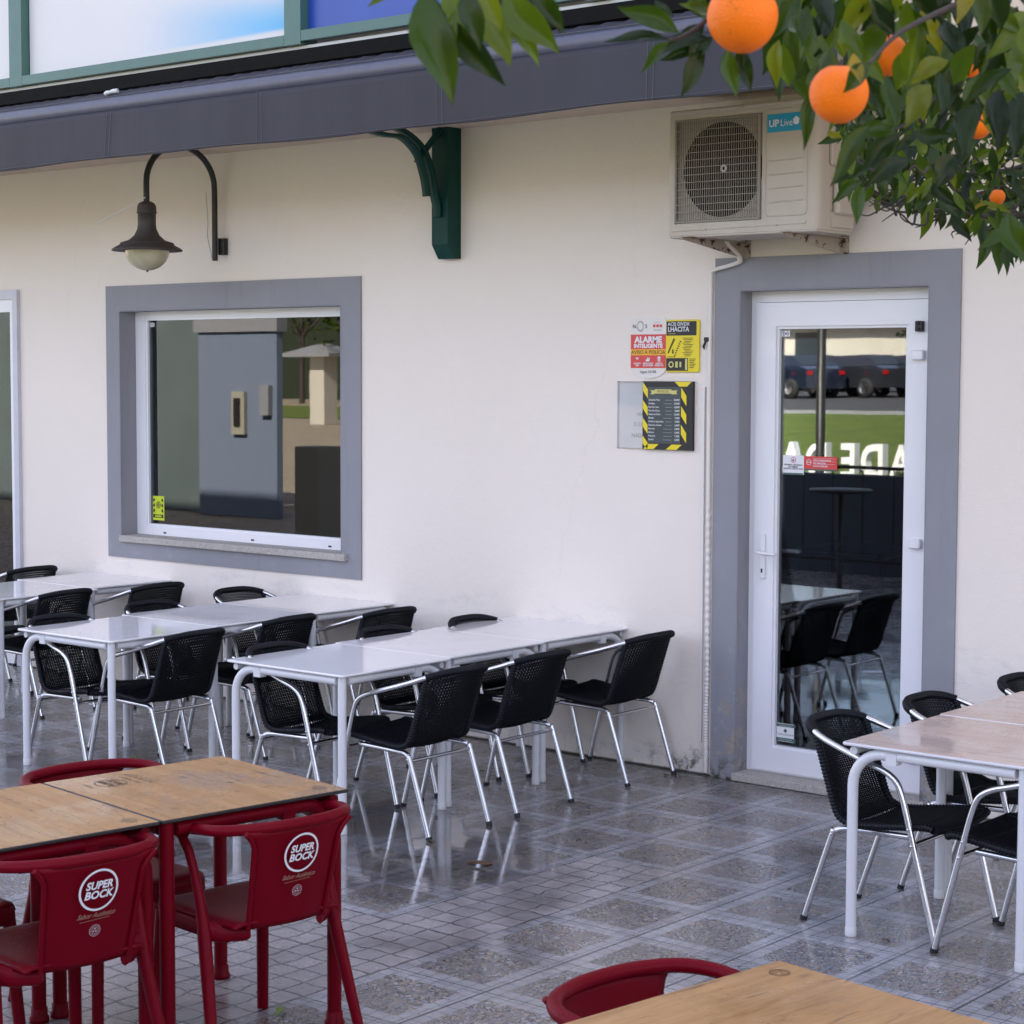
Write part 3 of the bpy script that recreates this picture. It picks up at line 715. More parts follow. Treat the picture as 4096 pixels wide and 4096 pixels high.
mb = MB(); mb.smooth = True; mb.lathe([(r, z-2.84) for r, z in prof], (-9.582, -.613, 2.84), 40); lp(mb, 'shade', 'rust_shade')
mb = MB(); mb.smooth = True; mb.lathe([(max(.002, .136*sin(pi/2*k/10)), 2.878-.122*cos(pi/2*k/10)) for k in range(11)], (-9.582, -.613, 0), 36)
lp(mb, 'globe', 'globe'); mb = MB(); mb.smooth = True; mb.ball((-9.582, -.613, 2.753), .007); lp(mb, 'finial', 'black_paint')
mb = MB(); mb.smooth = True; mb.tube(catmull([(-9.54, -.66, 3.20), (-9.75, -.62, 3.155), (-10.0, -.58, 3.105), (-10.18, -.52, 3.085)], 5), .0035, 6); mb.build('cable_tie_tail', 'paper'); 
tag(bpy.data.objects['cable_tie_tail'], 'thin white plastic strap hanging off the neck of the black wall lantern', 'strap')
mb = MB(); mb.smooth = True; mb.tube(catmull([(-9.66, -.06, 3.28), (-9.655, -.05, 3.1), (-9.67, -.04, 3.0), (-9.65, -.03, 2.9), (-9.645, -.03, 2.86)], 5), .0022, 5)
tag(mb.build('loose_wire', 'ink_grey'), 'thin loose wire dangling beside the upright of the wall lantern', 'wire')

# ================================================================== AIR CONDITIONER
AC = thing('air_conditioner', 'cream outdoor air conditioning unit with round fan grille mounted above the entrance door', 'air conditioner', (-5.3, -.3, 2.80))
def acp(mb, name, m, parent=None):
    o = mb.build(name, m, parent or AC)
    if parent is None: o.location = (5.3, .3, -2.80)
    return o
YF = -.46
mb = MB(); gx0, gx1, gz0, gz1 = -5.708, -5.196, 2.872, 3.384
mb.box(-5.739, gx0, YF, -.13, 2.815, 3.405); mb.box(gx1, -4.925, YF, -.13, 2.815, 3.405); mb.box(gx0, gx1, YF, -.13, gz1, 3.405); mb.box(gx0, gx1, YF, -.13, 2.815, gz0)
mb.box(gx0, gx1, -.20, -.13, gz0, gz1)
mb.smooth = True
pts = []; 
for k in range(7): a = pi/2*k/6; pts.append((-4.925+.04*sin(a), YF+.04-.04*cos(a)))
vs = [(x, y, z) for x, y in pts for z in (2.815, 3.405)]; mb.add(vs, [(2*k, 2*k+2, 2*k+3, 2*k+1) for k in range(6)])
mb.smooth = False; mb.box(-4.925, -4.885, YF+.04, -.13, 2.815, 3.405); mb.add([(-4.925, YF, 3.405), (-4.885, YF+.04, 3.405), (-4.925, YF+.04, 3.405)], [(0, 1, 2)])
mb.rbox(-5.747, -4.878, YF-.006, -.125, 3.405, 3.432, .02, 'z'); mb.rbox(-5.742, -4.886, YF-.004, -.13, 2.802, 2.815, .02, 'z')
body = acp(mb, 'casing', 'ac')
mb = MB(); cxf, czf = -5.442, 3.130
ringp = [(.262, 0), (.262, .01), (.245, .03), (.232, .10), (.23, .2)]
# plate round the fan opening
seg = 48; vs = []; fs = []
sq = []
for k in range(seg):
    a = 2*pi*k/seg; dx, dz = cos(a), sin(a); t = .246/max(abs(dx), abs(dz)); sq.append((cxf+dx*t-.008*0, czf+dz*t))
    vs.append((cxf+.232*dx, YF+.028, czf+.232*dz)); vs.append((min(max(cxf+dx*t*1.06, gx0), gx1), YF+.022, min(max(czf+dz*t*1.06, gz0), gz1)))
fs = [(2*k, 2*k+1, (2*k+3) % (2*seg), (2*k+2) % (2*seg)) for k in range(seg)]; mb.add(vs, fs)
mb.smooth = True; mb.lathe([(.232, .028), (.226, .05), (.226, .20)], (cxf, YF, czf), 48, 'y'); mb.mi = [0]*seg+[1]*(len(mb.f)-seg); acp(mb, 'fan_shroud', ['ac', 'ac_fin'])
mb = MB()
mb.lathe([(.002, .19), (.226, .19)], (cxf, YF, czf), 48, 'y')
acp(mb, 'coil', 'ac_fin')
mb = MB(); mb.smooth = True; mb.lathe([(.002, .075), (.05, .08), (.06, .11), (.06, .16)], (cxf, YF, czf), 24, 'y')
for k in range(3):
    gridb = []
    for i in range(7):
        r = .05+.165*i/6; row = []
        for j in range(6):
            a = 2*pi*k/3+.15*i/6+(j-2.5)*.28; row.append((cxf+r*cos(a), YF+.10+.012*(j-2.5), czf+r*sin(a)))
        gridb.append(row)
    mb.shell(gridb, .003)
acp(mb, 'fan', 'fan_black')
mb = MB(); k = 0
for i in range(38):
    x = gx0+.012+(gx1-gx0-.03)*i/37; mb.box(x-.0016, x+.0016, YF-.004, YF, gz0+.01, gz1-.008)
for i in range(14):
    z = gz0+.02+(gz1-gz0-.04)*i/13; mb.box(gx0+.008, gx1-.014, YF-.007, YF-.004, z-.0018, z+.0018)
mb.box(gx0+.002, gx0+.010, YF-.006, YF, gz0+.005, gz1-.005); mb.box(gx1-.022, gx1-.006, YF-.008, YF, gz0+.005, gz1-.005); mb.box(gx0+.010, gx1-.022, YF-.006, YF, gz0+.003, gz0+.012); mb.box(gx0+.010, gx1-.022, YF-.006, YF, gz1-.012, gz1-.003)
gr = acp(mb, 'fan_grille', 'grille_metal')
def acf(a, b_): return (a, YF-.0035, b_)
mb = MB(); mb.ring(.010, .013, lambda a, b_: (cxf+.03+a, YF-.009, czf+b_)); mb.ring(.016, .018, lambda a, b_: (cxf+.03+a, YF-.009, czf+b_)); mb.build('fan_badge', 'ink_cream', gr)
mb = MB(); px0, px1, pz0, pz1 = -5.175, -4.944, 2.885, 3.391
mb.smooth = True
rr = []
for cx_, cz_, a0 in ((px1-.02, pz1-.02, 0), (px0+.02, pz1-.02, 90), (px0+.02, pz0+.02, 180), (px1-.02, pz0+.02, 270)):
    for q in range(5): a = RD(a0+90*q/4); rr.append((cx_+.02*cos(a), YF-.001, cz_+.02*sin(a)))
mb.tube(rr, .0035, 6, closed=True)
for z in (3.15, 3.083, 3.018, 2.952): mb.tube([(px0+.018, YF-.001, z-.002), (px1-.022, YF-.001, z+.003)], .0032, 6)
mb.tube([(-5.72, YF-.001, 2.835), (-4.95, YF-.001, 2.843), (-4.945, YF-.001, 2.855)], .0022, 6)
for x, z in ((-5.52, 2.838), (-5.11, 2.842), (-5.60, 3.416), (-5.31, 3.418), (-5.06, 3.420)): mb.ball((x, YF-.006, z), .005)
acp(mb, 'panel_relief', 'ac')
mb = MB(); mb.rbox(-5.168, -4.970, YF-.0030, YF-.0005, 3.284, 3.370, .001, 'y'); bd = acp(mb, 'blue_badge', 'ink_cyan')
mb = MB(); mb.text('UP', .047, lambda a, b_: (-5.158+a, YF-.0045, 3.310+b_), bold=.0012, align='LEFT'); mb.text('Live', .047, lambda a, b_: (-5.094+a, YF-.0045, 3.310+b_), align='LEFT', sx=.92)
hx, hz = -5.005, 3.328
mb.add([(hx+a*.7, YF-.0045, hz+b_*.7) for a, b_ in ((-.012, -.022), (.012, -.022), (.022, -.014), (.022, .010), (.030, .010), (0, .036), (-.030, .010), (-.022, .010), (-.022, -.014))], [tuple(range(9))])
mb.build('lettering', 'ink_white', bd)
mb = MB(); mb.rbox(-4.885, -4.845, -.33, -.14, 2.89, 3.06, .02, 'z'); mb.box(-4.885, -4.872, -.34, -.145, 2.83, 2.9); mb.rbox(-4.885, -4.865, -.36, -.14, 3.12, 3.36, .01, 'x'); mb.box(-4.865, -4.84, -.25, -.2, 3.14, 3.165)
acp(mb, 'valve_cover', 'ac')
mb = MB(); mb.smooth = True
for d in (0, .03): mb.tube(catmull([(-4.86, -.2+d, 3.12), (-4.80, -.15+d, 3.02), (-4.74, -.05, 2.98-d), (-4.72, 0.0, 3.03)], 5), .016, 8)
acp(mb, 'refrigerant_pipe', 'black_paint')
for X_ in (-5.575, -5.0):
    br = thing('wall_bracket', ('rusty triangular steel bracket under the left end of the air conditioner' if X_ < -5.3 else 'rust flaked triangular steel bracket under the right end of the air conditioner'), 'bracket', (X_, 0, 2.72), group='brackets under the air conditioner')
    mb = MB(); 
    side = [(-.03, .002), (-.56, .068), (-.56, .078), (-.03, .078)]; n = 4
    for xx, th in ((-.018, .004),):
        vs = [(xx, y, z) for y, z in side]+[(xx+th, y, z) for y, z in side]; mb.add(vs, [tuple(range(n))[::-1], tuple(range(n, 2*n))]+[(i, i+n, (i+1) % n+n, (i+1) % n)[::-1] for i in range(n)])
    mb.box(-.022, .022, -.565, -.025, .078, .082); mb.build('arm', 'rusty', br)
    mb = MB(); mb.box(-.024, .024, -.024, -.001, -.0, .20); mb.build('wall_leg', 'rusty', br)
    for yy in (-.45, -.15):
        mb = MB(); mb.smooth = True; mb.lathe([(.002, .0021), (.02, .002), (.02, -.0), (.016, -.001)], (0, yy, .081), 12); mb.build('rubber_pad', 'rubber', br)

# ================================================================== CABLES ON THE WALL
mb = MB(); mb.smooth = True
p = catmull([(-5.59, -.20, 2.82), (-5.59, -.15, 2.78), (-5.592, -.06, 2.735), (-5.60, -.03, 2.705), (-5.66, -.03, 2.685), (-5.76, -.028, 2.665), (-5.782, -.02, 2.64), (-5.784, -.02, 2.5), (-5.786, -.02, 1.9), (-5.784, -.02, 1.2), (-5.782, -.02, .6), (-5.786, -.02, .30), (-5.785, -.02, .10), (-5.785, -.02, .02)], 60)
rs = [.0115+(.0022*(1 if (i % 4) < 2 else -1) if (i < 190 or i > 520) else 0) for i in range(len(p))]
mb.tube(p, rs, 8); tag(mb.build('drain_hose', 'ink_cream'), 'ribbed white condensate hose running from the air conditioner down beside the door', 'hose')
mb = MB(); mb.box(-5.836, -5.818, -.016, -.0005, .18, 2.06); tag(mb.build('cable_trunking', 'ink_cream'), 'narrow cream plastic cable trunking on the wall left of the ribbed hose', 'cable trunking')
mb = MB(); mb.smooth = True; mb.tube([(-5.803, -.006, 2.62), (-5.805, -.006, 2.3), (-5.802, -.006, 1.2), (-5.803, -.006, .2)], .0045, 6); tag(mb.build('thin_cable', 'cap_white'), 'thin white cable clipped to the wall between hose and trunking', 'cable')
mb = MB(); mb.rbox(-5.815, -5.785, -.035, -.002, 2.295, 2.318, .004, 'z'); mb.smooth = True; mb.tube([(-5.81, -.02, 2.30), (-5.825, -.02, 2.27), (-5.82, -.02, 2.255)], [.006, .008, .003], 6)
tag(mb.build('cable_clip', 'rubber'), 'small black clip with a tail on the wall just right of the yellow sign', 'clip')

# ================================================================== SIGNS ON THE WALL
def W_(cx, cz, y): return lambda a, b_: (cx+a, y, cz+b_)
# alarm shield
sg = thing('alarm_sign', 'white and red shield shaped alarm warning plate on the wall', 'sign', (-6.19, 0, 2.26), group=None)
def sp(mb, name, m, parent): o = mb.build(name, m, parent); o.location = -parent.location; return o
def shield(z0, z1, x0=-6.306, x1=-6.075, zt=2.424, zb=2.100):
    r = .02; pts = []
    def halfw(z):
        if z > 2.157: 
            return .1155 if z < zt-r else .1155-r+math.sqrt(max(0, r*r-(z-(zt-r))**2))
        t = (2.157-z)/(2.157-zb); return .1155*math.sqrt(max(0, 1-t**1.9))*(1-.0*t)
    N = 24; L_, R_ = [], []
    for k in range(N+1):
        z = z0+(z1-z0)*k/N; hw = halfw(z); L_.append((-6.19-hw, z)); R_.append((-6.19+hw, z))
    return R_+L_[::-1]
mb = MB(); mb.poly(shield(2.1005, 2.4235), -.006, -.001); sp(mb, 'plate', 'ink_cream', sg)
mb = MB(); mb.m = 0; mb.poly(shield(2.258, 2.337), -.0075, -.0062); mb.poly(shield(2.157, 2.226), -.0075, -.0062); mb.m = 1; mb.poly(shield(2.226, 2.258), -.0075, -.0062)
sp(mb, 'colour_bands', ['ink_red', 'ink_amber'], sg)
mb = MB(); F = lambda cx, cz: W_(cx, cz, -.0085)
mb.m = 0; mb.text('ALARME', .045, F(-6.19, 2.294), bold=.0022, sx=1.06); mb.text('INTELIGENTE', .030, F(-6.19, 2.266), bold=.0014, sx=1.05)
for s_, x in (('LIGADO', -6.262), ('GRAVAÇÃO', -6.19), ('ALERTA', -6.118)): mb.text(s_, .0125, F(x, 2.178), bold=.0004)
for s_, x in (('24H', -6.262), ('DE IMAGEM', -6.19), ('IMEDIATO', -6.118)): mb.text(s_, .0125, F(x, 2.167), bold=.0004)
for r in (.004, .009, .014):
    vs = []
    for k in range(9):
        a = RD(45+90*k/8)
        for q in (r, r+.0028): vs.append((-6.262+q*cos(a), -.0085, 2.198+q*sin(a)))
    mb.add(vs, [(2*k, 2*k+1, 2*k+3, 2*k+2) for k in range(8)])
mb.quad(F(-6.193, 2.199), -.012, .012, -.006, .004); mb.quad(F(-6.193, 2.199), -.004, .002, .004, .014); mb.quad(F(-6.183, 2.207), -.004, .004, -.004, .006)
mb.ring(.004, .009, F(-6.118, 2.200)); mb.quad(F(-6.118, 2.212), -.011, .011, -.003, .003); mb.quad(F(-6.118, 2.2155), -.006, .006, -.001, .004)
mb.m = 1; mb.text('AVISO À POLÍCIA', .029, F(-6.19, 2.2325)); mb.text('Ligue 16106', .022, F(-6.19, 2.131)); mb.text('N', .030, F(-6.282, 2.370), sx=1); mb.text('S', .030, F(-6.204, 2.370))
mb.m = 2
for k in range(36):
    a = 2*pi*k/36; c_, s_ = cos(a), sin(a); mb.add([(-6.243+r*c_*.95-dd*s_, -.0085, 2.381+r*s_*1.15+dd*c_) for r, dd in ((.0165, -.0006), (.026, -.001), (.026, .001), (.0165, .0006))], [(0, 1, 2, 3)])
mb.text('Securitas', .0150, F(-6.130, 2.356)); mb.text('POWERED BY', .0065, F(-6.130, 2.399))
mb.m = 3
for k in range(3): mb.ring(.0001, .0085, F(-6.152+.022*k, 2.382), 20)
sp(mb, 'lettering', ['ink_white', 'ink_black', 'ink_grey', 'ink_red'], sg)
# yellow sign
sg = thing('surveillance_sign', 'yellow and black rounded notice plate to the right of the red alarm shield', 'sign', (-5.967, 0, 2.27))
mb = MB(); mb.rbox(-6.0735, -5.858, -.012, -.001, 2.135, 2.412, .012, 'y'); sp(mb, 'plate', 'ink_yellow', sg)
mb = MB(); mb.box(-6.068, -5.876, -.0135, -.0122, 2.329, 2.404); sp(mb, 'black_header', 'ink_black', sg); mb = MB(); mb.box(-6.068, -5.928, -.0135, -.0122, 2.143, 2.210); sp(mb, 'black_field', 'ink_black', sg)
mb = MB(); F = lambda cx, cz: W_(cx, cz, -.0146)
mb.m = 0; mb.text('LHACITA', .036, F(-6.058, 2.350), bold=.0006, align='LEFT', sx=.92); mb.text('ACEJ DIVDX', .026, F(-6.058, 2.381), bold=.0003, align='LEFT', sx=.98)
mb.m = 1; mb.text('CENTERING', .009, F(-6.058, 2.336), align='LEFT')
mb.m = 2
mb.add([F(-6.06, 2.215)(a, b_) for a, b_ in ((0, .02), (.006, .02), (.048, .095), (.040, .100))], [(0, 1, 2, 3)])
mb.add([F(-6.06, 2.215)(a, b_) for a, b_ in ((0, 0), (.05, 0), (.05, .003), (0, .003))], [(0, 1, 2, 3)]); mb.quad(F(-6.025, 2.24), -.004, .004, -.006, .016)
for k in range(7): mb.quad(F(-6.012+.006*k, 2.225+.012*k), -.005, .004, -.003, .003)
for k in range(12): mb.quad(F(-5.94, 2.315-.0085*k), -.022+(k % 3)*.006, .045-(k % 4)*.006, -.0013, .0013)
for k in range(6): mb.quad(F(-5.90, 2.205-.009*k), -.018, .022-(k % 3)*.006, -.0016, .0016)
mb.m = 1; mb.ring(.010, .017, F(-6.035, 2.176)); mb.quad(F(-6.0, 2.176), -.008, .008, -.016, .016); mb.quad(F(-5.975, 2.176), -.006, .006, -.014, .014); mb.quad(F(-5.938, 2.178), -.007, .007, -.030, .028)
sp(mb, 'lettering', ['ink_white', 'banner_yellow', 'ink_black'], sg)
# menu holder
sg = thing('menu_holder', 'clear acrylic menu holder with a black and yellow striped price list', 'menu board', (-6.13, 0, 1.72))
mb = MB(); mb.box(-6.384, -6.213, -.004, -.001, 1.725, 2.084); sp(mb, 'paper_sheet', 'paper', sg)
mb = MB(); mb.box(-6.386, -6.213, -.018, -.015, 1.722, 2.086); mb.box(-6.386, -6.380, -.015, -.001, 1.722, 2.086); mb.box(-6.38, -6.213, -.015, -.004, 1.722, 1.727); mb.box(-6.38, -6.213, -.015, -.004, 2.080, 2.086); sp(mb, 'acrylic_front', 'clear_plastic', sg)
mb = MB(); F = lambda cx, cz: W_(cx, cz, -.0050)
mb.text('HÁ', .03, F(-6.245, 1.90), shear=.3); mb.text('O DE', .03, F(-6.25, 1.845)); mb.text('NADA', .03, F(-6.255, 1.785)); sp(mb, 'handwriting', 'ink_grey', sg)
mb = MB(); mb.box(-6.213, -5.890, -.022, -.001, 1.722, 2.087); sp(mb, 'backing_board', 'ink_black', sg)
mb = MB(); F = lambda cx, cz: W_(cx, cz, -.0232)
def clipq(a): mb.add([F(0, 0)(x, z) for x, z in a], [tuple(range(len(a)))])
for k in range(4):   # diagonal hazard stripes
    z = 2.082-.095*k
    if k < 3 or 1: clipq([(-6.211, z), (-6.178, z-.040), (-6.178, max(1.725, z-.088)), (-6.211, max(1.735, z-.046))])
    z = 2.055-.098*k
    if k < 3: clipq([(-5.962, z), (-5.928, z-.045), (-5.928, z-.098), (-5.962, z-.052)])
clipq([(-6.005, 2.085), (-5.895, 2.085), (-5.925, 2.060), (-5.975, 2.060)]); clipq([(-6.205, 1.724), (-6.140, 1.724), (-6.105, 1.752), (-6.180, 1.752)]); clipq([(-6.06, 1.724), (-5.99, 1.724), (-5.955, 1.752), (-6.02, 1.752)])
sp(mb, 'hazard_stripes', 'ink_yellow', sg)
mb = MB(); mb.box(-6.178, -5.964, -.0245, -.0222, 1.756, 2.056); lst = sp(mb, 'price_list', 'slate', sg)
mb = MB(); F = lambda cx, cz: W_(cx, cz, -.0256); mb.m = 1
mb.quad(F(-6.075, 2.033), -.058, .052, -.011, .011); mb.add([F(-6.133, 2.03)(a, b_) for a, b_ in ((0, -.012), (0, .008), (-.028, .010), (-.018, -.001), (-.028, -.012))], [(0, 1, 2, 3, 4)]); mb.add([F(-6.023, 2.03)(a, b_) for a, b_ in ((0, -.012), (.040, -.010), (.030, .0), (.040, .010), (0, .008))], [(0, 1, 2, 3, 4)])
mb.m = 2; F2 = lambda cx, cz: W_(cx, cz, -.0266); mb.text('PETISCOS', .017, F2(-6.078, 2.027))
mb.m = 0
for k, (a, b_) in enumerate([('Camarão Frito', '30,00€'), ('Amêijoa', '15,00€'), ('Pica Pau Vaca', '12,00€'), ('Pica Pau Porco', '8,00€'), ('Salada de Polvo', '12,00€'), ('Moelas', '7,00€'), ('Orelha à Espanhola', '7,00€'), ('Chouriça Assada', '6,00€'), ('Morcela', '6,00€'), ('Alheira', '6,00€'), ('Presunto', '7,00€'), ('Queijo', '6,00€')]):
    z = 1.984-.0192*k; mb.text(a, .0125, F(-6.172, z), align='LEFT', bold=.0002); mb.text(b_, .0135, F(-5.969, z), align='RIGHT', bold=.0003); mb.quad(F(-6.045, z+.003), -.03+.012*(len(a) > 12), .026, -.0004, .0004)
mb.build('lettering', ['ink_white', 'banner_yellow', 'ink_black'], lst)

# stickers on the glass
def sticker(name, label, x0, x1, z0, z1, y, base, fn, mats, frame_=None):
    t = thing(name, label, 'sticker', ((x0+x1)/2, y, z0)); mb = MB(); mb.box(x0, x1, y-.001, y, z0, z1); sp(mb, 'backing', base, t)
    mb = MB(); fn(mb, lambda a, b_, cx=(x0+x1)/2, cz=(z0+z1)/2: (cx+a, y-.0018, cz+b_)); sp(mb, 'print', mats, t)
YG = .1178
def f1(mb, F):
    mb.ring(.0001, .005, F); 
    for s_ in (-1, 1):
        for r in (.010, .015):
            vs = []
            for k in range(7):
                a = RD(-50+100*k/6)
                for q in (r, r+.0022): vs.append(F(s_*q*cos(a), q*sin(a)))
            mb.add(vs, [(2*k, 2*k+1, 2*k+3, 2*k+2) for k in range(6)])
sticker('alarm_sticker', 'small white sticker with a sound wave symbol in the top corner of the door glass', -5.432, -5.384, 2.320, 2.350, YG, 'ink_white', f1, 'ink_black')
def f2(mb, F):
    mb.m = 1; mb.ring(.012, .0152, lambda a, b_: F(a, b_+.026)); mb.m = 0; mb.quad(lambda a, b_: F(a, b_+.026), -.006, .005, -.003, .003); mb.quad(lambda a, b_: F(a, b_+.022), -.006, -.003, -.005, .002); mb.quad(lambda a, b_: F(a, b_+.022), .002, .005, -.005, .002)
    for k, s_ in enumerate(('PROIBIDA A ENTRADA', 'DE ANIMAIS', 'EXCEPTO CÃES DE GUIA')): mb.text(s_, .0105, lambda a, b_, k=k: F(a, b_-.003-.010*k), bold=.0003)
    mb.m = 2; mb.quad(lambda a, b_: F(a, b_-.045), -.06, .06, -.004, .004)
sticker('no_dogs_sticker', 'white no dogs sticker on the door glass beside a red one', -5.416, -5.291, 1.611, 1.710, YG, 'ink_white', f2, ['ink_black', 'ink_red', 'ink_green'])
def f3(mb, F):
    mb.ring(.012, .0145, lambda a, b_: F(a-.068, b_+.006)); mb.quad(lambda a, b_: F(a-.068, b_+.006), -.013, .013, -.0015, .0015)
    for k, s_ in enumerate(('NÃO FUMADORES', 'NO SMOKERS', 'NON FUMEURS')):
        mb.text(s_, .0125, lambda a, b_, k=k: F(a-.044, b_+.012-.0145*k), align='LEFT', bold=.0002); mb.quad(lambda a, b_, k=k: F(a, b_+.0265-.0145*k), -.044, .085, -.0005, .0005)
    mb.m = 1; mb.quad(lambda a, b_: F(a, b_-.032), -.097, .097, -.004, .004)
sticker('no_smoking_sticker', 'red no smoking sticker on the door glass right of the white one', -5.290, -5.095, 1.635, 1.708, YG, 'ink_red', f3, ['ink_white', 'ink_green'])
def f4(mb, F):
    mb.m = 1; mb.quad(F, -.062, .062, .030, .045); mb.quad(F, -.062, .062, -.045, -.028); mb.add([F(0, .022), F(.012, .010), F(0, -.002), F(-.012, .010)], [(0, 1, 2, 3)])
    mb.m = 0; mb.text('COMQUALIDADE', .0125, lambda a, b_: F(a, b_-.014), bold=.0002)
    mb.m = 2; mb.text('SEGURANÇA ALIMENTAR', .007, lambda a, b_: (F(a, b_-.039)[0], F(0, 0)[1]-.0008, F(a, b_-.039)[2])); mb.text('HIGIENE E SEGURANÇA', .007, lambda a, b_: (F(a, b_+.034)[0], F(0, 0)[1]-.0008, F(a, b_+.034)[2]))
sticker('certificate_sticker', 'white and dark green certificate sticker low down in the corner of the door glass', -5.432, -5.328, .215, .310, YG, 'ink_white', f4, ['ink_grey', 'ink_green', 'ink_white'])
def f5(mb, F):
    for k in range(4): mb.add([F(-.055, .06-.036*k), F(-.04, .07-.036*k), F(-.035, .05-.036*k), F(-.055, .04-.036*k)], [(0, 1, 2, 3)]); mb.add([F(.05, .06-.036*k), F(.035, .07-.036*k), F(.030, .05-.036*k), F(.05, .04-.036*k)], [(0, 1, 2, 3)])
    mb.ring(.018, .024, lambda a, b_: F(a, b_+.022)); mb.ring(.004, .012, lambda a, b_: F(a, b_+.022)); mb.quad(F, -.045, .045, -.050, -.044); mb.quad(F, -.045, .045, -.066, -.060)
sticker('window_sticker', 'yellow green security sticker in the bottom left corner of the big window', -10.462, -10.345, 1.120, 1.285, .1495, 'ink_lime', f5, 'ink_black')
sticker('tiny_window_sticker', 'tiny white sensor sticker in the top left corner of the big window', -10.476, -10.43, 2.435, 2.462, .1495, 'ink_white', f1, 'ink_black')

# ================================================================== RATTAN CHAIR
def side_path(s_):
    return [(.285, .25*s_, .012), (.19, .25*s_, .37), (.168, .25*s_, .45), (.138, .25*s_, .555), (.112, .25*s_, .608), (.065, .248*s_, .638), (0, .245*s_, .658), (-.12, .232*s_, .693), (-.205, .220*s_, .720), (-.262, .203*s_, .741), (-.308, .168*s_, .757), (-.338, .112*s_, .767), (-.350, .05*s_, .770)]
def surf(s_, t):
    # t 0..1: seat front to back top; s_ -1..1 across
    prof = [(.262, .425), (.245, .443), (.20, .440), (.08, .424), (-.05, .408), (-.115, .408), (-.158, .428), (-.178, .47), (-.205, .55), (-.235, .64), (-.262, .715), (-.272, .742)]
    cp = SURF; f = t*(len(cp)-1); i = min(int(f), len(cp)-2); q = cp[i].lerp(cp[i+1], f-i)
    x, z = q.x, q.z; back = max(0, (z-.42)/.32) if x < -.12 else 0
    hw = .200-.006*back if x < 0 else .205+.012*max(0, x)/.25
    x -= .078*(1-s_*s_)**.9*back**1.1; z += .026*(1-s_*s_)*back**2
    if x > -.12: z -= .014*(1-s_*s_)
    if x > .15: x += .018*(1-s_**2)
    return Vector((x, hw*s_, z))
SURF = catmull([(a, 0, b_) for a, b_ in [(.262, .425), (.247, .441), (.20, .440), (.08, .424), (-.05, .408), (-.115, .408), (-.158, .428), (-.180, .47), (-.207, .55), (-.237, .64), (-.262, .715), (-.272, .742)]], 8)
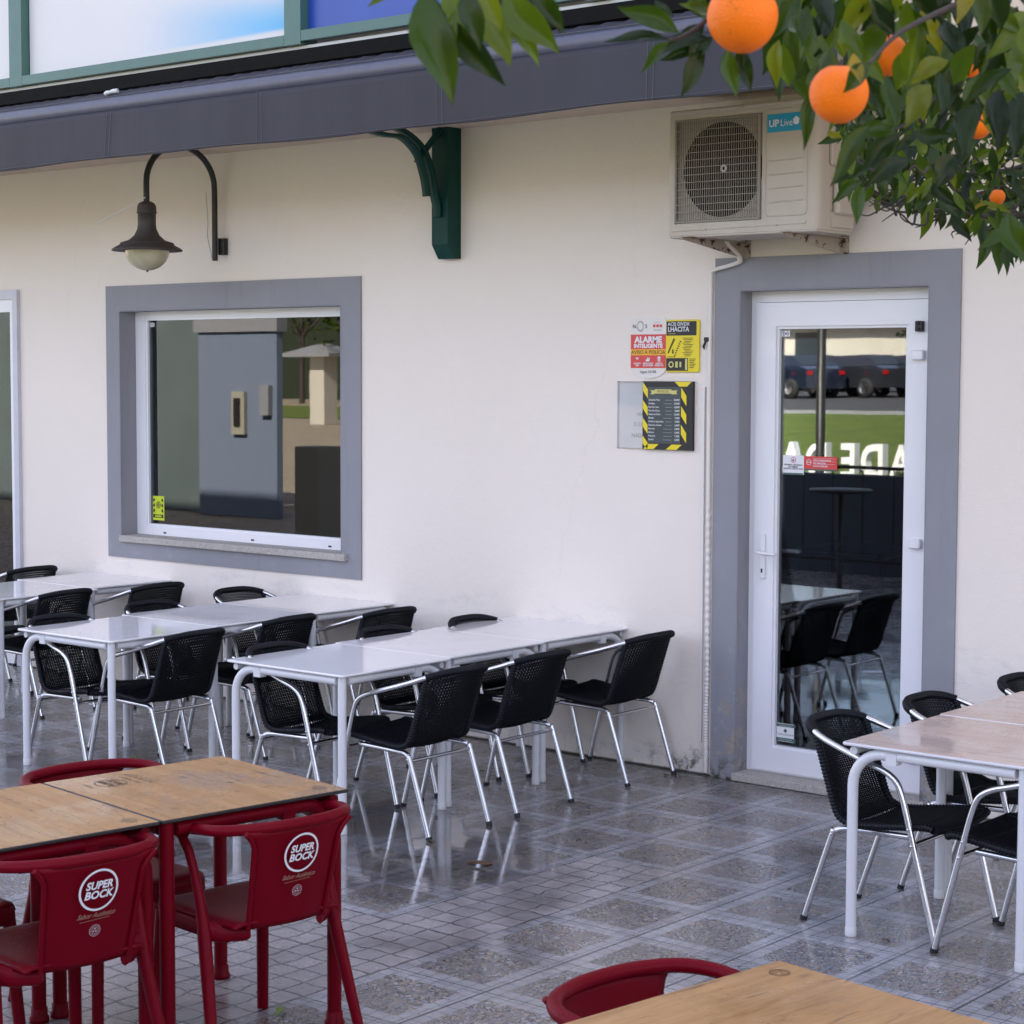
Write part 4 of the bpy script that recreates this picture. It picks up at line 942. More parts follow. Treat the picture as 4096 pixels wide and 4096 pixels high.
# arc-length resample
def resample(p, n):
    L_ = [0]
    for a, b_ in zip(p, p[1:]): L_.append(L_[-1]+(b_-a).length)
    out = []; j = 0
    for i in range(n):
        d = L_[-1]*i/(n-1)
        while j < len(p)-2 and L_[j+1] < d: j += 1
        t = (d-L_[j])/max(1e-9, L_[j+1]-L_[j]); out.append(p[j].lerp(p[j+1], max(0, min(1, t))))
    return out
SURF = resample(SURF, 60)
def make_rattan():
    t = thing('rattan_chair', 'x', 'chair', group='black wicker armchairs with aluminium frames')
    P = side_path(1); Q = [(x, -y, z) for x, y, z in P][::-1]
    full = catmull(P+Q, 5); mb = MB(); mb.smooth = True; mb.tube(full[7:-7], .0125, 10); mb.build('arm_frame', 'alu', t)
    for s_ in (1, -1):
        lg = full[:9] if s_ == 1 else full[-9:][::-1]
        mb = MB(); mb.smooth = True; mb.tube(lg, .0126, 10); l = mb.build('leg', 'alu', t)
        mb = MB(); mb.smooth = True; mb.tube([(.2885, .25*s_, 0), (.284, .25*s_, .018)], .0145, 10); mb.build('foot_cap', 'rubber', l)
        mb = MB(); mb.smooth = True; rp = catmull([(-.30, .21*s_, .012), (-.185, .21*s_, .345), (-.170, .208*s_, .370), (-.13, .195*s_, .383), (.0, .185*s_, .386), (.15, .195*s_, .392)], 5); mb.tube(rp, .0122, 10); l = mb.build('leg', 'alu', t)
        mb = MB(); mb.smooth = True; mb.tube([(-.304, .21*s_, 0), (-.298, .21*s_, .018)], .0145, 10); mb.build('foot_cap', 'rubber', l)
        for q in ((.172, .2635*s_, .436), (.186, .2635*s_, .375), (-.178, .2225*s_, .360)):
            mb = MB(); mb.smooth = True; mb.ball(q, .0062, 8, 6); mb.build('screw', 'alu', l)
    for z, x, hw in ((.352, -.182, .21), (.378, .188, .245)):
        mb = MB(); mb.smooth = True; mb.tube([(x, -hw, z), (x, hw, z)], .0085, 8); mb.build('stretcher', 'alu', t)
    # wicker wrapped top of the back
    wr = [q for q in full if q.x < -.262]; wr = resample(wr, 260)
    mb = MB(); mb.smooth = True; mb.tube(wr, [.0175+.0016*(1 if i % 4 < 2 else -1) for i in range(260)], 8); mb.build('wrapped_rail', 'wicker', t)
    NW = 104; NS = 25
    def sheet(name, t0, t1, n):
        mb = MB(); mb.smooth = True
        for i in range(n):
            tt = t0+(t1-t0)*i/(n-1); row = []
            for j in range(NS*2+1):
                s_ = -1+2*j/(NS*2); q = surf(s_*.97, tt); q2 = surf(s_*.97, min(1, tt+.01)); nn = (q2-q).normalized().cross(Vector((0, 1, 0)))
                row.append(q+nn*(.0030*(1 if (j+i) % 2 else -1)))
            mb.tube(row, .0033, 4, caps=False)
        for k in range(NS):
            s_ = -.95+1.9*k/(NS-1); mb.tube([surf(s_, t0+(t1-t0)*i/30) for i in range(31)], .0042, 4, caps=False)
        return mb.build(name, 'wicker', t)
    tb = .50
    sheet('seat', .0, tb, 54); sheet('backrest', tb, 1, 53)
    mb = MB(); mb.smooth = True
    for s_ in (1, -1):
        e = resample([surf(s_, .02+.98*i/40) for i in range(41)], 220); mb.tube(e, [.0145+.0014*(1 if i % 4 < 2 else -1) for i in range(220)], 8)
    e = resample([surf(-1+2*i/20, .015) for i in range(21)], 130); mb.tube(e, [.0135+.0014*(1 if i % 4 < 2 else -1) for i in range(130)], 8)
    mb.build('wrapped_edge', 'wicker', t)
    return t
ch = make_rattan(); GR = 'black wicker armchairs with aluminium frames'
spots = [
 (-6.22, -1.84, 180, 'frontmost black wicker chair on the door side of the nearest white table row'),
 (-6.23, -1.20, 180, 'middle black wicker chair on the door side of the nearest white table row'),
 (-6.242, -.30, 180, 'black wicker chair by the wall on the door side of the nearest white row'),
 (-6.78, -1.90, 0, 'frontmost black wicker chair on the window side of the nearest white table row'),
 (-6.82, -1.08, 0, 'middle black wicker chair on the window side of the nearest white table row'),
 (-6.78, -.41, 0, 'black wicker chair by the wall on the window side of the nearest white row'),
 (-8.10, -1.79, 180, 'frontmost black wicker chair on the door side of the middle white table row'),
 (-8.18, -1.04, 180, 'second black wicker chair on the door side of the middle white table row'),
 (-8.00, -.39, 180, 'black wicker chair nearest the wall on the door side of the middle white table row'),
 (-8.53, -1.90, 0, 'frontmost black wicker chair on the window side of the middle white table row'),
 (-8.66, -1.12, 0, 'second black wicker chair on the window side of the middle white table row'),
 (-8.82, -.30, 0, 'black wicker chair below the window sill at the back of the middle white table row'),
 (-10.16, -1.05, 180, 'black wicker chair at the farthest white table row, second from the wall'),
 (-10.03, -.40, 180, 'black wicker chair against the wall at the end of the farthest white table row'),
 (-11.52, -.28, 180, 'black wicker chair beyond the farthest white table row, before the side door'),
 (-10.98, -.95, 0, 'black wicker chair on the far side of the farthest row, only its seat showing'),
 (-3.643, -1.84, 0, 'frontmost black wicker chair at the pale tables, its back towards the door'),
 (-3.58, -1.18, 0, 'second black wicker chair at the pale tables, in front of the door surround'),
 (-3.52, -.43, 0, 'black wicker chair by the wall behind the pale tables, cut by the right edge'),
 (-3.045, -1.89, 180, 'black wicker chair facing the door across the pale table, only seat and arm visible'),
]
rj = random.Random(5)
for i, (x, y, a, lab) in enumerate(spots):
    rz = RD(a+(rj.uniform(-3, 3) if i not in (0, 1, 16) else 0))
    if i == 0: ch.location = (x, y, 0); ch.rotation_euler = (0, 0, rz); ch['label'] = lab
    else: dup(ch, (x, y, 0), rz, lab, GR)

# ================================================================== TABLES
def make_table(name, label, loc, rz, group, sx, sy, H, top, frame_, cap, r=.0205, edge=None, flare=0, th=.012, tr=.02):
    t = thing(name, label, 'table', loc, rz, group)
    mb = MB(); mb.smooth = False; mb.rbox(-sx/2, sx/2, -sy/2, sy/2, H-th, H, tr, 'z', 5)
    if edge:
        mb.mi = [1]*len(mb.mi); mb.mi[-1] = 0
    mb.build('tabletop', [top, edge] if edge else top, t)
    ix, iy = sx/2-.035, sy/2-.035; zt = H-th-r-.002; R_ = .13
    def leg(x, y, dx, dy):
        mb = MB(); mb.smooth = True
        if dx or dy:
            L_ = 2*ix if dx else 2*iy; p = [(x, y, .03), (x, y, .3), (x, y, zt-R_)]
            for k in range(1, 9): a = pi/2*k/8; p.append((x+dx*R_*(1-cos(a)), y+dy*R_*(1-cos(a)), zt-R_+R_*sin(a)))
            p.append((x+dx*(L_-.03), y+dy*(L_-.03), zt)); mb.tube(p, r, 12)
        else: mb.tube([(x, y, .03), (x, y, zt+r)], r, 12)
        l = mb.build('leg', frame_, t)
        mb = MB(); mb.smooth = True
        if flare: mb.lathe([(.001, 0), (r+.009, 0), (r+.010, .012), (r+.004, .022), (r+.004, .045), (r, .048)], (x, y, 0), 14)
        else: mb.lathe([(.001, 0), (r+.001, 0), (r+.0015, .004), (r+.0015, .034), (r, .036)], (x, y, 0), 14)
        mb.build('foot_cap', cap, l)
    leg(-ix, -iy, 1, 0); leg(ix, iy, 0, -1); leg(ix, -iy, 0, 0); leg(-ix, iy, 0, 0)
    mb = MB(); mb.smooth = True; mb.tube([(-ix, iy, zt), (ix, iy, zt)], r*.8, 8); mb.tube([(-ix, -iy, zt), (-ix, iy, zt)], r*.8, 8); mb.build('under_frame', frame_, t)
    for cx_, cy_ in ((-ix+.17, -iy), (ix, iy-.19)):
        mb = MB(); mb.box(cx_-.022, cx_+.022, cy_-.022, cy_+.022, zt-.032, zt+.012); mb.build('clip', frame_, t)
    return t
GW = 'white square terrace tables in three rows'
wt = make_table('white_table', 'white table at the near end of the row nearest the door', (-6.675, -1.865, 0), 0, GW, .79, .757, .745, 'white_top', 'white_metal', 'cap_white')
for x, y, lab in [(-6.70, -1.107, 'middle white table of the row nearest the door'), (-6.715, -.349, 'white table against the wall in the row nearest the door'),
                  (-8.39, -1.825, 'white table at the near end of the middle row'), (-8.455, -1.065, 'middle white table of the middle row'), (-8.455, -.307, 'white table against the wall in the middle row, under the window surround'),
                  (-10.49, -.30, 'white table against the wall in the farthest row'), (-10.40, -1.06, 'second white table from the wall in the farthest row, cut by the left edge'), (-10.39, -1.82, 'third table of the farthest white row, one leg at the left edge')]:
    dup(wt, (x, y, 0), RD(rj.uniform(-.4, .4)), lab, GW)
GP = 'pale wood tables by the door'
pt = make_table('pale_table', 'pale pinkish wood table with white legs, nearest one in front of the door', (-3.345, -1.775, 0), 0, GP, .76, .78, .745, 'pale_laminate', 'white_metal', 'cap_white', edge='white_metal')
dup(pt, (-3.355, -.985, 0), 0, 'second pale wood table behind the nearest one, at the right edge of the photo', GP)
# oak tables with red legs
GO = 'oak look tables with red legs'
AN = RD(-8.3)
def wcen(cx, cy): return (cx, cy, 0)
ot = make_table('oak_table', 'oak look table with printed round logo and red legs, between the red chairs', (-4.833, -4.385, 0), AN, GO, .735, .70, .78, 'oak_laminate', 'red', 'red', r=.0235, edge='ink_black', flare=1, tr=.006)
ex = Vector((cos(AN), sin(AN), 0)); ey = Vector((-sin(AN), cos(AN), 0))
def prints(t, full):
    mb = MB(); F = lambda cx, cy, s_=1: (lambda a, b_: (cx-a*s_, cy-b_*s_, .7806))
    mb.ring(.0225, .0245, F(.295, .285)); mb.ring(.014, .015, F(.295, .285))
    for k in range(3):
        a = RD(90+120*k); mb.add([F(.295, .285)(.0095*cos(a+d)*r, .0095*sin(a+d)*r) for d, r in ((-.6, 1), (.3, 1.1), (.45, .6), (-.45, .55))], [(0, 1, 2, 3)])
    for k in range(20):
        a = 2*pi*k/20; mb.add([F(.295, .285)(r*cos(a+d), r*sin(a+d)) for d, r in ((-.07, .0175), (.07, .0175), (.07, .0205), (-.07, .0205))], [(0, 1, 2, 3)])
    if full:
        mb.ring(.050, .054, F(-.215, -.185)); mb.text('SUPER', .030, F(-.215, -.185+.0-.004), bold=.001, shear=.15); mb.text('BOCK', .030, F(-.215, -.185+.028), bold=.001, shear=.15)
        mb.text('Sabor Autêntico', .018, F(-.215, -.105), shear=.4); mb.text('PERFEITA', .014, F(-.215, -.262))
        for k in range(6): mb.ring(.004, .008, F(-.30+.03*k, -.075))
        for k in range(6): mb.ring(.0, .004, F(-.30+.03*k, -.055))
    mb.build('printed_marks', 'print_brown', t)
prints(ot, True)
t2 = dup(ot, Vector((-4.833, -4.385, 0))-ey*.706, AN, 'oak look table with red legs at the left edge of the photo, joined to another', GO)
AN2 = RD(-8.9); ey2 = Vector((-sin(AN2), cos(AN2), 0))
t3 = dup(ot, (-2.07, -5.20, 0), AN2+pi/2, 'oak look table in the bottom right foreground, wet and close to the camera', GO)
t4 = dup(ot, Vector((-2.07, -5.20, 0))-ey2*.741, AN2+pi/2, 'oak look table at the bottom edge, its corner just showing beside the foreground one', GO)

# ================================================================== RED CHAIR
def make_red():
    t = thing('red_chair', 'x', 'chair', group='red plastic armchairs')
    half = [(.010, .235, .692), (.012, .247, .712), (-.02, .252, .728), (-.10, .252, .738), (-.175, .240, .744), (-.232, .195, .749), (-.265, .12, .751), (-.278, .05, .752)]
    loop = catmull(half+[(x, -y, z) for x, y, z in half][::-1], 6)
    mb = MB(); mb.smooth = True; mb.tube(loop, .0185, 14, flat=.95); mb.build('arm_rail', 'red', t)
    for s_ in (1, -1):
        mb = MB(); mb.smooth = True
        p = catmull([(.012, .244*s_, .712), (.0, .247*s_, .692), (-.035, .246*s_, .65), (-.070, .243*s_, .56), (-.095, .240*s_, .46), (-.108, .240*s_, .40)], 5); n = len(p)
        mb.tube(p, [.0185+.010*max(0, (i/(n-1)-.55)/.45) for i in range(n)], 12, flat=.8); mb.build('arm_post', 'red', t)
        mb = MB(); mb.smooth = True; mb.tube([(-.107, .241*s_, .405), (-.14, .252*s_, .28), (-.215, .277*s_, .0)], [.0255, .024, .019], 12, flat=.8); mb.build('leg', 'red', t)
        mb = MB(); mb.smooth = True; mb.tube([(.212, .192*s_, .42), (.222, .200*s_, .25), (.245, .215*s_, .0)], [.021, .0205, .019], 12); mb.build('leg', 'red', t)
    # seat
    mb = MB(); mb.smooth = True; grid = []
    for i in range(21):
        u = i/20; row = []
        for j in range(17):
            v = -1+2*j/16; hw = .215-.02*(1-u)
            x = -.205+.455*u; z = .452-.014*(1-v*v)*sin(pi*min(1, u*1.05))
            if u > .9: z -= .020*((u-.9)/.1)**2; 
            if abs(v) > .88: z -= .010*((abs(v)-.88)/.12)**2
            if u > .85: x -= .03*abs(v)**8*(u-.85)/.15
            row.append((x, hw*v, z))
        grid.append(row)
    mb.shell(grid, .010)
    o = mb.build('seat', 'red', t)
    mb = MB(); mb.smooth = True
    rim = [(.246, 0), (.247, .10), (.240, .17), (.218, .200), (.17, .211), (.0, .205), (-.14, .195)]
    rim = [Vector((x, -y, 0)) for x, y in rim[::-1]]+[Vector((x, y, 0)) for x, y in rim[1:]]; rim = catmull(rim, 4)
    mb.shell([[(q.x*1.0, q.y, .436-.0), (q.x*.995, q.y*.995, .42), (q.x*.985, q.y*.985, .385)] for q in rim], .006); mb.build('seat_apron', 'red', t)
    for s_ in (1, -1):
        mb = MB(); mb.smooth = True; mb.tube(catmull([(-.10, .245*s_, .425), (-.115, .21*s_, .415), (-.15, .17*s_, .41), (-.19, .13*s_, .415)], 4), [.034]*4+[.030]*4+[.024]*4+[.016], 10, flat=.55); mb.build('seat_bracket', 'red', t)
    def bsurf(s_, q):
        hw = .142+.018*q+.035*max(0, (q-.8)/.2)**2; return Vector((-.192-.072*q-.022*(1-s_*s_)-.012*sin(pi*q)*0, hw*s_, .425+.318*q))
    grid = [[bsurf(-1+2*j/16, i/16) for j in range(17)] for i in range(17)]
    mb = MB(); mb.smooth = True; mb.shell(grid, .010)
    for s_ in (1, -1): mb.tube([bsurf(s_, i/12)+Vector((-.003, 0, 0)) for i in range(13)], .0085, 8)
    bk_ = mb.build('backrest', 'red', t)
    def BF(cz, cy=0, e=.0145):
        def f(a, b_):
            z = cz+b_; q = (z-.425)/.318; hw = .142+.018*q; y = cy-a; p = bsurf(y/hw, q); return (p.x-e, y, z)
        return f
    mb = MB(); mb.m = 0; mb.ring(.0565, .0630, BF(.660)); mb.text('SUPER', .0320, BF(.6640), bold=.0011, shear=.18, sx=.96); mb.text('BOCK', .0320, BF(.6355), bold=.0011, shear=.18, sx=1.02)
    mb.ring(.0168, .0176, BF(.537)); mb.ring(.0093, .0098, BF(.537))
    for k in range(3):
        a = RD(90+120*k); mb.add([BF(.537)(.0065*cos(a+d)*r, .0065*sin(a+d)*r) for d, r in ((-.6, 1), (.3, 1.1), (.45, .5), (-.45, .45))], [(0, 1, 2, 3)])
    for k in range(16):
        a = 2*pi*k/16; mb.add([BF(.537)(r*cos(a+d), r*sin(a+d)) for d, r in ((-.06, .0120), (.06, .0120), (.06, .0140), (-.06, .0140))], [(0, 1, 2, 3)])
    mb.m = 1; mb.text('Sabor Autêntico', .021, BF(.578, .0), bold=.0002, shear=.5, sx=.88); mb.quad(lambda a, b_: BF(.569)(a, b_+a*.05), -.05, .045, 0, .0014)
    mb.build('lettering', ['ink_white', 'ink_tan'], bk_)
    return t
GRD = 'red plastic armchairs'
rc = make_red(); rc.location = (-4.555, -4.40, 0); rc.rotation_euler = (0, 0, RD(180)+AN)
rc['label'] = 'right hand red armchair of the two with round white logos on their backs'
for x, y, a, lab in [(-4.675, -5.08, AN+pi, 'left hand red armchair of the two with round white logos on their backs'),
                     (-5.21, -4.41, AN, 'red armchair facing the camera across the left oak tables, rail above the top'),
                     (-5.37, -5.06, AN, 'red plastic armchair at the left edge of the photo, only its seat corner showing'),
                     (-2.37, -5.11, AN2, 'red plastic armchair behind the foreground oak table at the bottom of the photo'),
                     (-2.47, -5.84, AN2, 'red plastic armchair whose rail just shows at the bottom edge of the photo')]:
    dup(rc, (x, y, 0), a, lab, GRD)

# small things lying about
mb = MB(); mb.smooth = True; mb.lathe([(.001, .012), (.05, .012), (.07, .008), (.085, .006), (.09, .001)], (-6.93, -3.58, 0), 28); mb.smooth = False
tag(mb.build('floor_spotlight', 'alu'), 'round metal rimmed light set in the floor beside the red chairs', 'floor light')
deb = [(-5.45, -2.24, .09, 'long brown bark chip on the tiles in the middle of the floor'), (-6.21, -1.68, .02, 'small dark seed pod on the floor between white table legs and chair feet'), (-6.25, -.86, .018, 'small orange brown leaf by the double white legs'), (-6.82, -.32, .025, 'dark curled leaf on the floor under the table against the wall'),
       (-5.89, -.97, .02, 'tan leaf beside the foot of the middle wicker chair'), (-5.90, -2.06, .035, 'brown clump at the foot of the nearest wicker chair'), (-5.95, -.15, .035, 'brown leaf on the floor by the wall chair foot'), (-6.76, -.70, .022, 'brown leaf under the middle white table'), (-3.55, -2.11, .03, 'dark flat leaf on the floor between pale table legs'), (-4.89, -4.05, .025, 'tan husk on the paving behind the red chair leg')]
for x, y, s_, lab in deb:
    mb = MB(); mb.smooth = True; a = rj.uniform(0, 3); gridd = []
    for i in range(5):
        r = []
        for j in range(3):
            px, py = (i-2)/4*s_*1.3, (j-1)/2*s_*.45*(1-abs(i-2)/3); r.append((x+px*cos(a)-py*sin(a), y+px*sin(a)+py*cos(a), .004+.10*s_*(abs(j-1))+.08*s_*abs(sin(i*2.1))))
        gridd.append(r)
    mb.shell(gridd, .002); tag(mb.build('dry_leaf', 'debris'), lab, 'leaf', 'leaves and bits on the floor')
for x, y, s_, lab in [(-4.67, -4.16, .06, 'green fallen leaf on the paving below the right hand red chair'), (-5.52, -3.62, .07, 'pale green leaf standing by the red chair front leg'), (-8.44, -1.69, .05, 'green leaf on the wet floor beneath the middle white row')]:
    mb = MB(); mb.smooth = True; a = rj.uniform(0, 3); gridd = []
    for i in range(9):
        r = []; w_ = sin(pi*(i+.3)/9.0)*.22
        for j in range(3):
            px, py = (i-4)/8*s_*1.3, (j-1)*s_*w_; r.append((x+px*cos(a)-py*sin(a), y+px*sin(a)+py*cos(a), .004+.12*s_*(abs(j-1))+.18*s_*sin(pi*i/8)))
        gridd.append(r)
    mb.shell(gridd, .001); tag(mb.build('green_leaf', 'lime_leaf'), lab, 'leaf', 'green fallen leaves')

# ================================================================== ORANGE TREE
TB = Vector((-.75, -4.0, 0)); OT = thing('orange_tree', 'orange tree with glossy dark leaves and ripe oranges reaching in from the upper right', 'tree', TB)
def otp(mb, name, m): o = mb.build(name, m, OT); o.location = -TB; return o
rt_ = random.Random(11)
mb = MB(); mb.smooth = True; tp = catmull([TB, TB+Vector((.03, -.02, .6)), TB+Vector((-.03, .02, 1.3)), TB+Vector((.0, .0, 1.9)), TB+Vector((-.02, -.03, 2.5)), TB+Vector((.02, .0, 3.2))], 5)
mb.tube(tp, [.11-.07*i/(len(tp)-1) for i in range(len(tp))], 14); otp(mb, 'trunk', 'bark')
twigs = MB(); twigs.smooth = True
def branch(pts, r0, r1, n=5):
    p = catmull(pts, n); twigs.tube(p, [r0+(r1-r0)*i/(len(p)-1) for i in range(len(p))], 7)
    return p
leaves = MB(); leaves.smooth = True
def leaf(base, d, L_, W, nrm=None, curl=.25, fold=.25):
    d = Vector(d).normalized()
    if nrm is None: nrm = Vector((rt_.uniform(-1, 1), rt_.uniform(-1, 1), rt_.uniform(.1, 1)))
    nrm = (nrm-d*nrm.dot(d)); nrm = nrm.normalized() if nrm.length > 1e-4 else Vector((0, 0, 1)); sd_ = d.cross(nrm)
    vs = []; fs = []; N_ = 7; prof = (0.02, .55, .88, 1, .92, .66, .30, .0)
    base = Vector(base)
    for i in range(N_+1):
        t = i/N_; c_ = base+d*(L_*t)-nrm*(curl*L_*t*t)+sd_*(.04*L_*sin(t*5)); w2 = W/2*prof[i]
        for s_ in (-1, -.5, 0, .5, 1): vs.append(c_+sd_*(w2*s_)+nrm*(fold*w2*abs(s_)+.06*W*sin(7*t+3*s_)*abs(s_)))
    for i in range(N_):
        for j in range(4): fs.append((i*5+j, i*5+j+1, (i+1)*5+j+1, (i+1)*5+j))
    leaves.add(vs, fs)
# boughs that reach towards the street
b1 = branch([TB+Vector((0, 0, 2.3)), at(2150, -350, 3.3), at(1800, -160, 2.7), at(1500, -90, 2.35), at(1150, -90, 2.15), at(880, -70, 2.05)], .020, .004)
b2 = branch([TB+Vector((0, 0, 2.2)), at(2150, 60, 3.6), at(1960, 60, 3.2), at(1830, 120, 2.9), at(1740, 210, 2.75), at(1690, 245, 2.7)], .007, .0015)
b3 = branch([TB+Vector((0, 0, 2.1)), at(2200, 150, 4.6), at(1980, 290, 4.9), at(1880, 325, 5.0), at(1740, 330, 5.0), at(1655, 352, 5.0)], .015, .0012)
b4 = branch([TB+Vector((0, 0, 2.0)), at(2150, 250, 4.4), at(2000, 380, 4.7), at(1890, 410, 4.8), at(1800, 395, 4.9), at(1700, 400, 5.0), at(1640, 374, 5.1)], .014, .0010)
b5 = branch([TB+Vector((0, 0, 2.3)), at(2100, -120, 3.2), at(1900, -30, 2.8), at(1800, 10, 2.6), at(1700, 60, 2.5), at(1640, 120, 2.45)], .008, .002)
branch([TB+Vector((0, 0, 2.4)), TB+Vector((.9, .5, 2.9)), TB+Vector((1.6, .9, 3.3))], .04, .01); branch([TB+Vector((0, 0, 2.4)), TB+Vector((.3, 1.0, 3.1)), TB+Vector((.4, 1.8, 3.4))], .04, .01); branch([TB+Vector((0, 0, 2.6)), TB+Vector((.5, -1.0, 3.2)), TB+Vector((.8, -1.6, 3.4))], .04, .01)
def lf(u0, v0, u1, v1, dep, ww=.36, dd=0, back=1):
    a, b_ = at(u0, v0, dep), at(u1, v1, dep+dd); d = b_-a; n_ = (-fw*back+Vector((rt_.uniform(-.4, .4), rt_.uniform(-.4, .4), rt_.uniform(-.2, .5)))); leaf(a, d, d.length, d.length*ww, n_, curl=rt_.uniform(-.12, .38), fold=rt_.uniform(.25, .6))
# hanging cluster, upper centre
for q in [(800, -20, 848, 196, 2.05, .38), (860, 20, 836, 130, 2.05, .3), (858, 30, 934, 165, 2.08, .36), (880, -25, 905, 92, 2.0, .40), (925, -10, 962, 130, 2.1, .42), (950, -20, 1050, 105, 2.08, .40), (960, 10, 1018, 122, 2.12, .3), (970, -15, 1072, 45, 2.1, .38), (840, -30, 880, 60, 2.08, .4), (760, -25, 690, 2, 2.08, .35), (915, -40, 940, 60, 2.0, .42), (1010, -30, 1060, 60, 2.1, .4), (900, -30, 850, 90, 2.1, .32), (815, -10, 842, 110, 2.12, .42), (895, -20, 915, 80, 2.14, .5), (940, -30, 985, 75, 2.14, .5), (985, -20, 1040, 60, 2.15, .5), (870, -40, 868, 50, 2.14, .5), (980, -35, 950, 50, 2.15, .4)]: lf(*q)
# cluster left of the big orange
for q in [(1280, 62, 1165, 8, 2.35, .34), (1262, 75, 1140, 66, 2.35, .22), (1262, 78, 1210, 132, 2.36, .30), (1335, 70, 1228, 85, 2.4, .3), (1330, 92, 1284, 182, 2.4, .38), (1330, 45, 1268, 108, 2.42, .42), (1320, 95, 1242, 112, 2.42, .28), (1345, 70, 1290, 120, 2.4, .5), (1375, 90, 1383, 188, 2.45, .36), (1400, 85, 1412, 175, 2.45, .38), (1470, 75, 1455, 160, 2.5, .36), (1235, 0, 1270, 35, 2.4, .4), (1345, 30, 1280, 10, 2.4, .4), (1300, -15, 1345, 40, 2.4, .5)]: lf(*q)
branch([at(1400, -40, 2.38), at(1330, 40, 2.38), at(1290, 68, 2.37), at(1262, 76, 2.36)], .004, .0022)
# around the two oranges and the dark mass behind
for i in range(230):
    u, v = rt_.uniform(1465, 1960), rt_.uniform(-80, 200)
    if v > 60+.36*(u-1400): continue
    dep = rt_.uniform(2.5, 3.3); a = rt_.uniform(RD(40), RD(150)); l = rt_.uniform(70, 125)*2.6/dep
    if (u-1400)**2+(v-28)**2 < 72**2 or (u-1583)**2+(v-177)**2 < 60**2: dep = 2.9
    lf(u, v, u+l*cos(a)*.9, v+l*sin(a), dep, rt_.uniform(.3, .45), rt_.uniform(-.05, .05))
for q in [(1540, 165, 1512, 278, 2.62, .25), (1610, 330, 1568, 345, 2.6, .3), (1640, 235, 1562, 350, 2.55, .26), (1690, 250, 1600, 245, 2.6, .4), (1800, 290, 1762, 355, 2.6, .62), (1790, 115, 1712, 150, 2.6, .5), (1720, 300, 1625, 345, 2.6, .36), (1700, 250, 1620, 320, 2.65, .4), (1720, 250, 1800, 262, 2.7, .4), (1650, 300, 1700, 265, 2.8, .4), (1630, 345, 1612, 425, 3.6, .34), (1560, 250, 1590, 262, 2.8, .5), (1500, 130, 1530, 200, 2.75, .4), (1640, 118, 1592, 172, 2.34, .5), (1545, 120, 1530, 210, 2.6, .4), (1562, 95, 1545, 190, 2.42, .4), (1610, 100, 1622, 160, 2.34, .45)]: lf(*q)
# sharper leaves farther right
n_ = 0
while n_ < 760:
    u, v = rt_.uniform(1590, 1990), rt_.uniform(60, 500)
    if v > 330+.28*(u-1600)+(40 if u > 1850 else 0)+rt_.uniform(-20, 20): continue
    if v < 150 and rt_.random() < .5: continue
    dep = rt_.uniform(4.2, 5.8); a = rt_.gauss(RD(95), .7); l = rt_.uniform(.045, .085)*3704/dep
    lf(u, v, u+l*cos(a), v+l*sin(a), dep, rt_.uniform(.24, .36), rt_.uniform(-.05, .05)); n_ += 1
for q in [(1720, 385, 1712, 412, 4.9), (1760, 380, 1742, 450, 4.9), (1850, 372, 1782, 420, 4.9), (1870, 400, 1800, 440, 4.9), (1880, 430, 1842, 505, 4.9, .3), (1890, 440, 1880, 520, 4.9, .3), (1900, 400, 1932, 500, 3.6, .5), (1870, 390, 1820, 430, 4.9, .4), (1780, 395, 1775, 435, 4.9, .5)]: lf(*q)
for i in range(46):
    u = rt_.uniform(1690, 1950); v = rt_.uniform(320, 410); dep = rt_.uniform(4.6, 5.2); p0 = at(u, v, dep); p = [p0]
    for k in range(3): p.append(p[-1]+(-rt*rt_.uniform(.00, .05)+up*rt_.uniform(-.04, .035)+fw*rt_.uniform(-.04, .04)))
    branch(p, .0036, .0012, 3)
for i in range(18):
    u = rt_.uniform(1640, 1930); v = rt_.uniform(80, 330); dep = rt_.uniform(2.8, 4.5); p0 = at(u, v, dep); p = [p0]
    for k in range(3): p.append(p[-1]+(-rt*rt_.uniform(.005, .025)+up*rt_.uniform(-.03, .02)+fw*rt_.uniform(-.03, .03)))
    branch(p, .003, .001, 3)
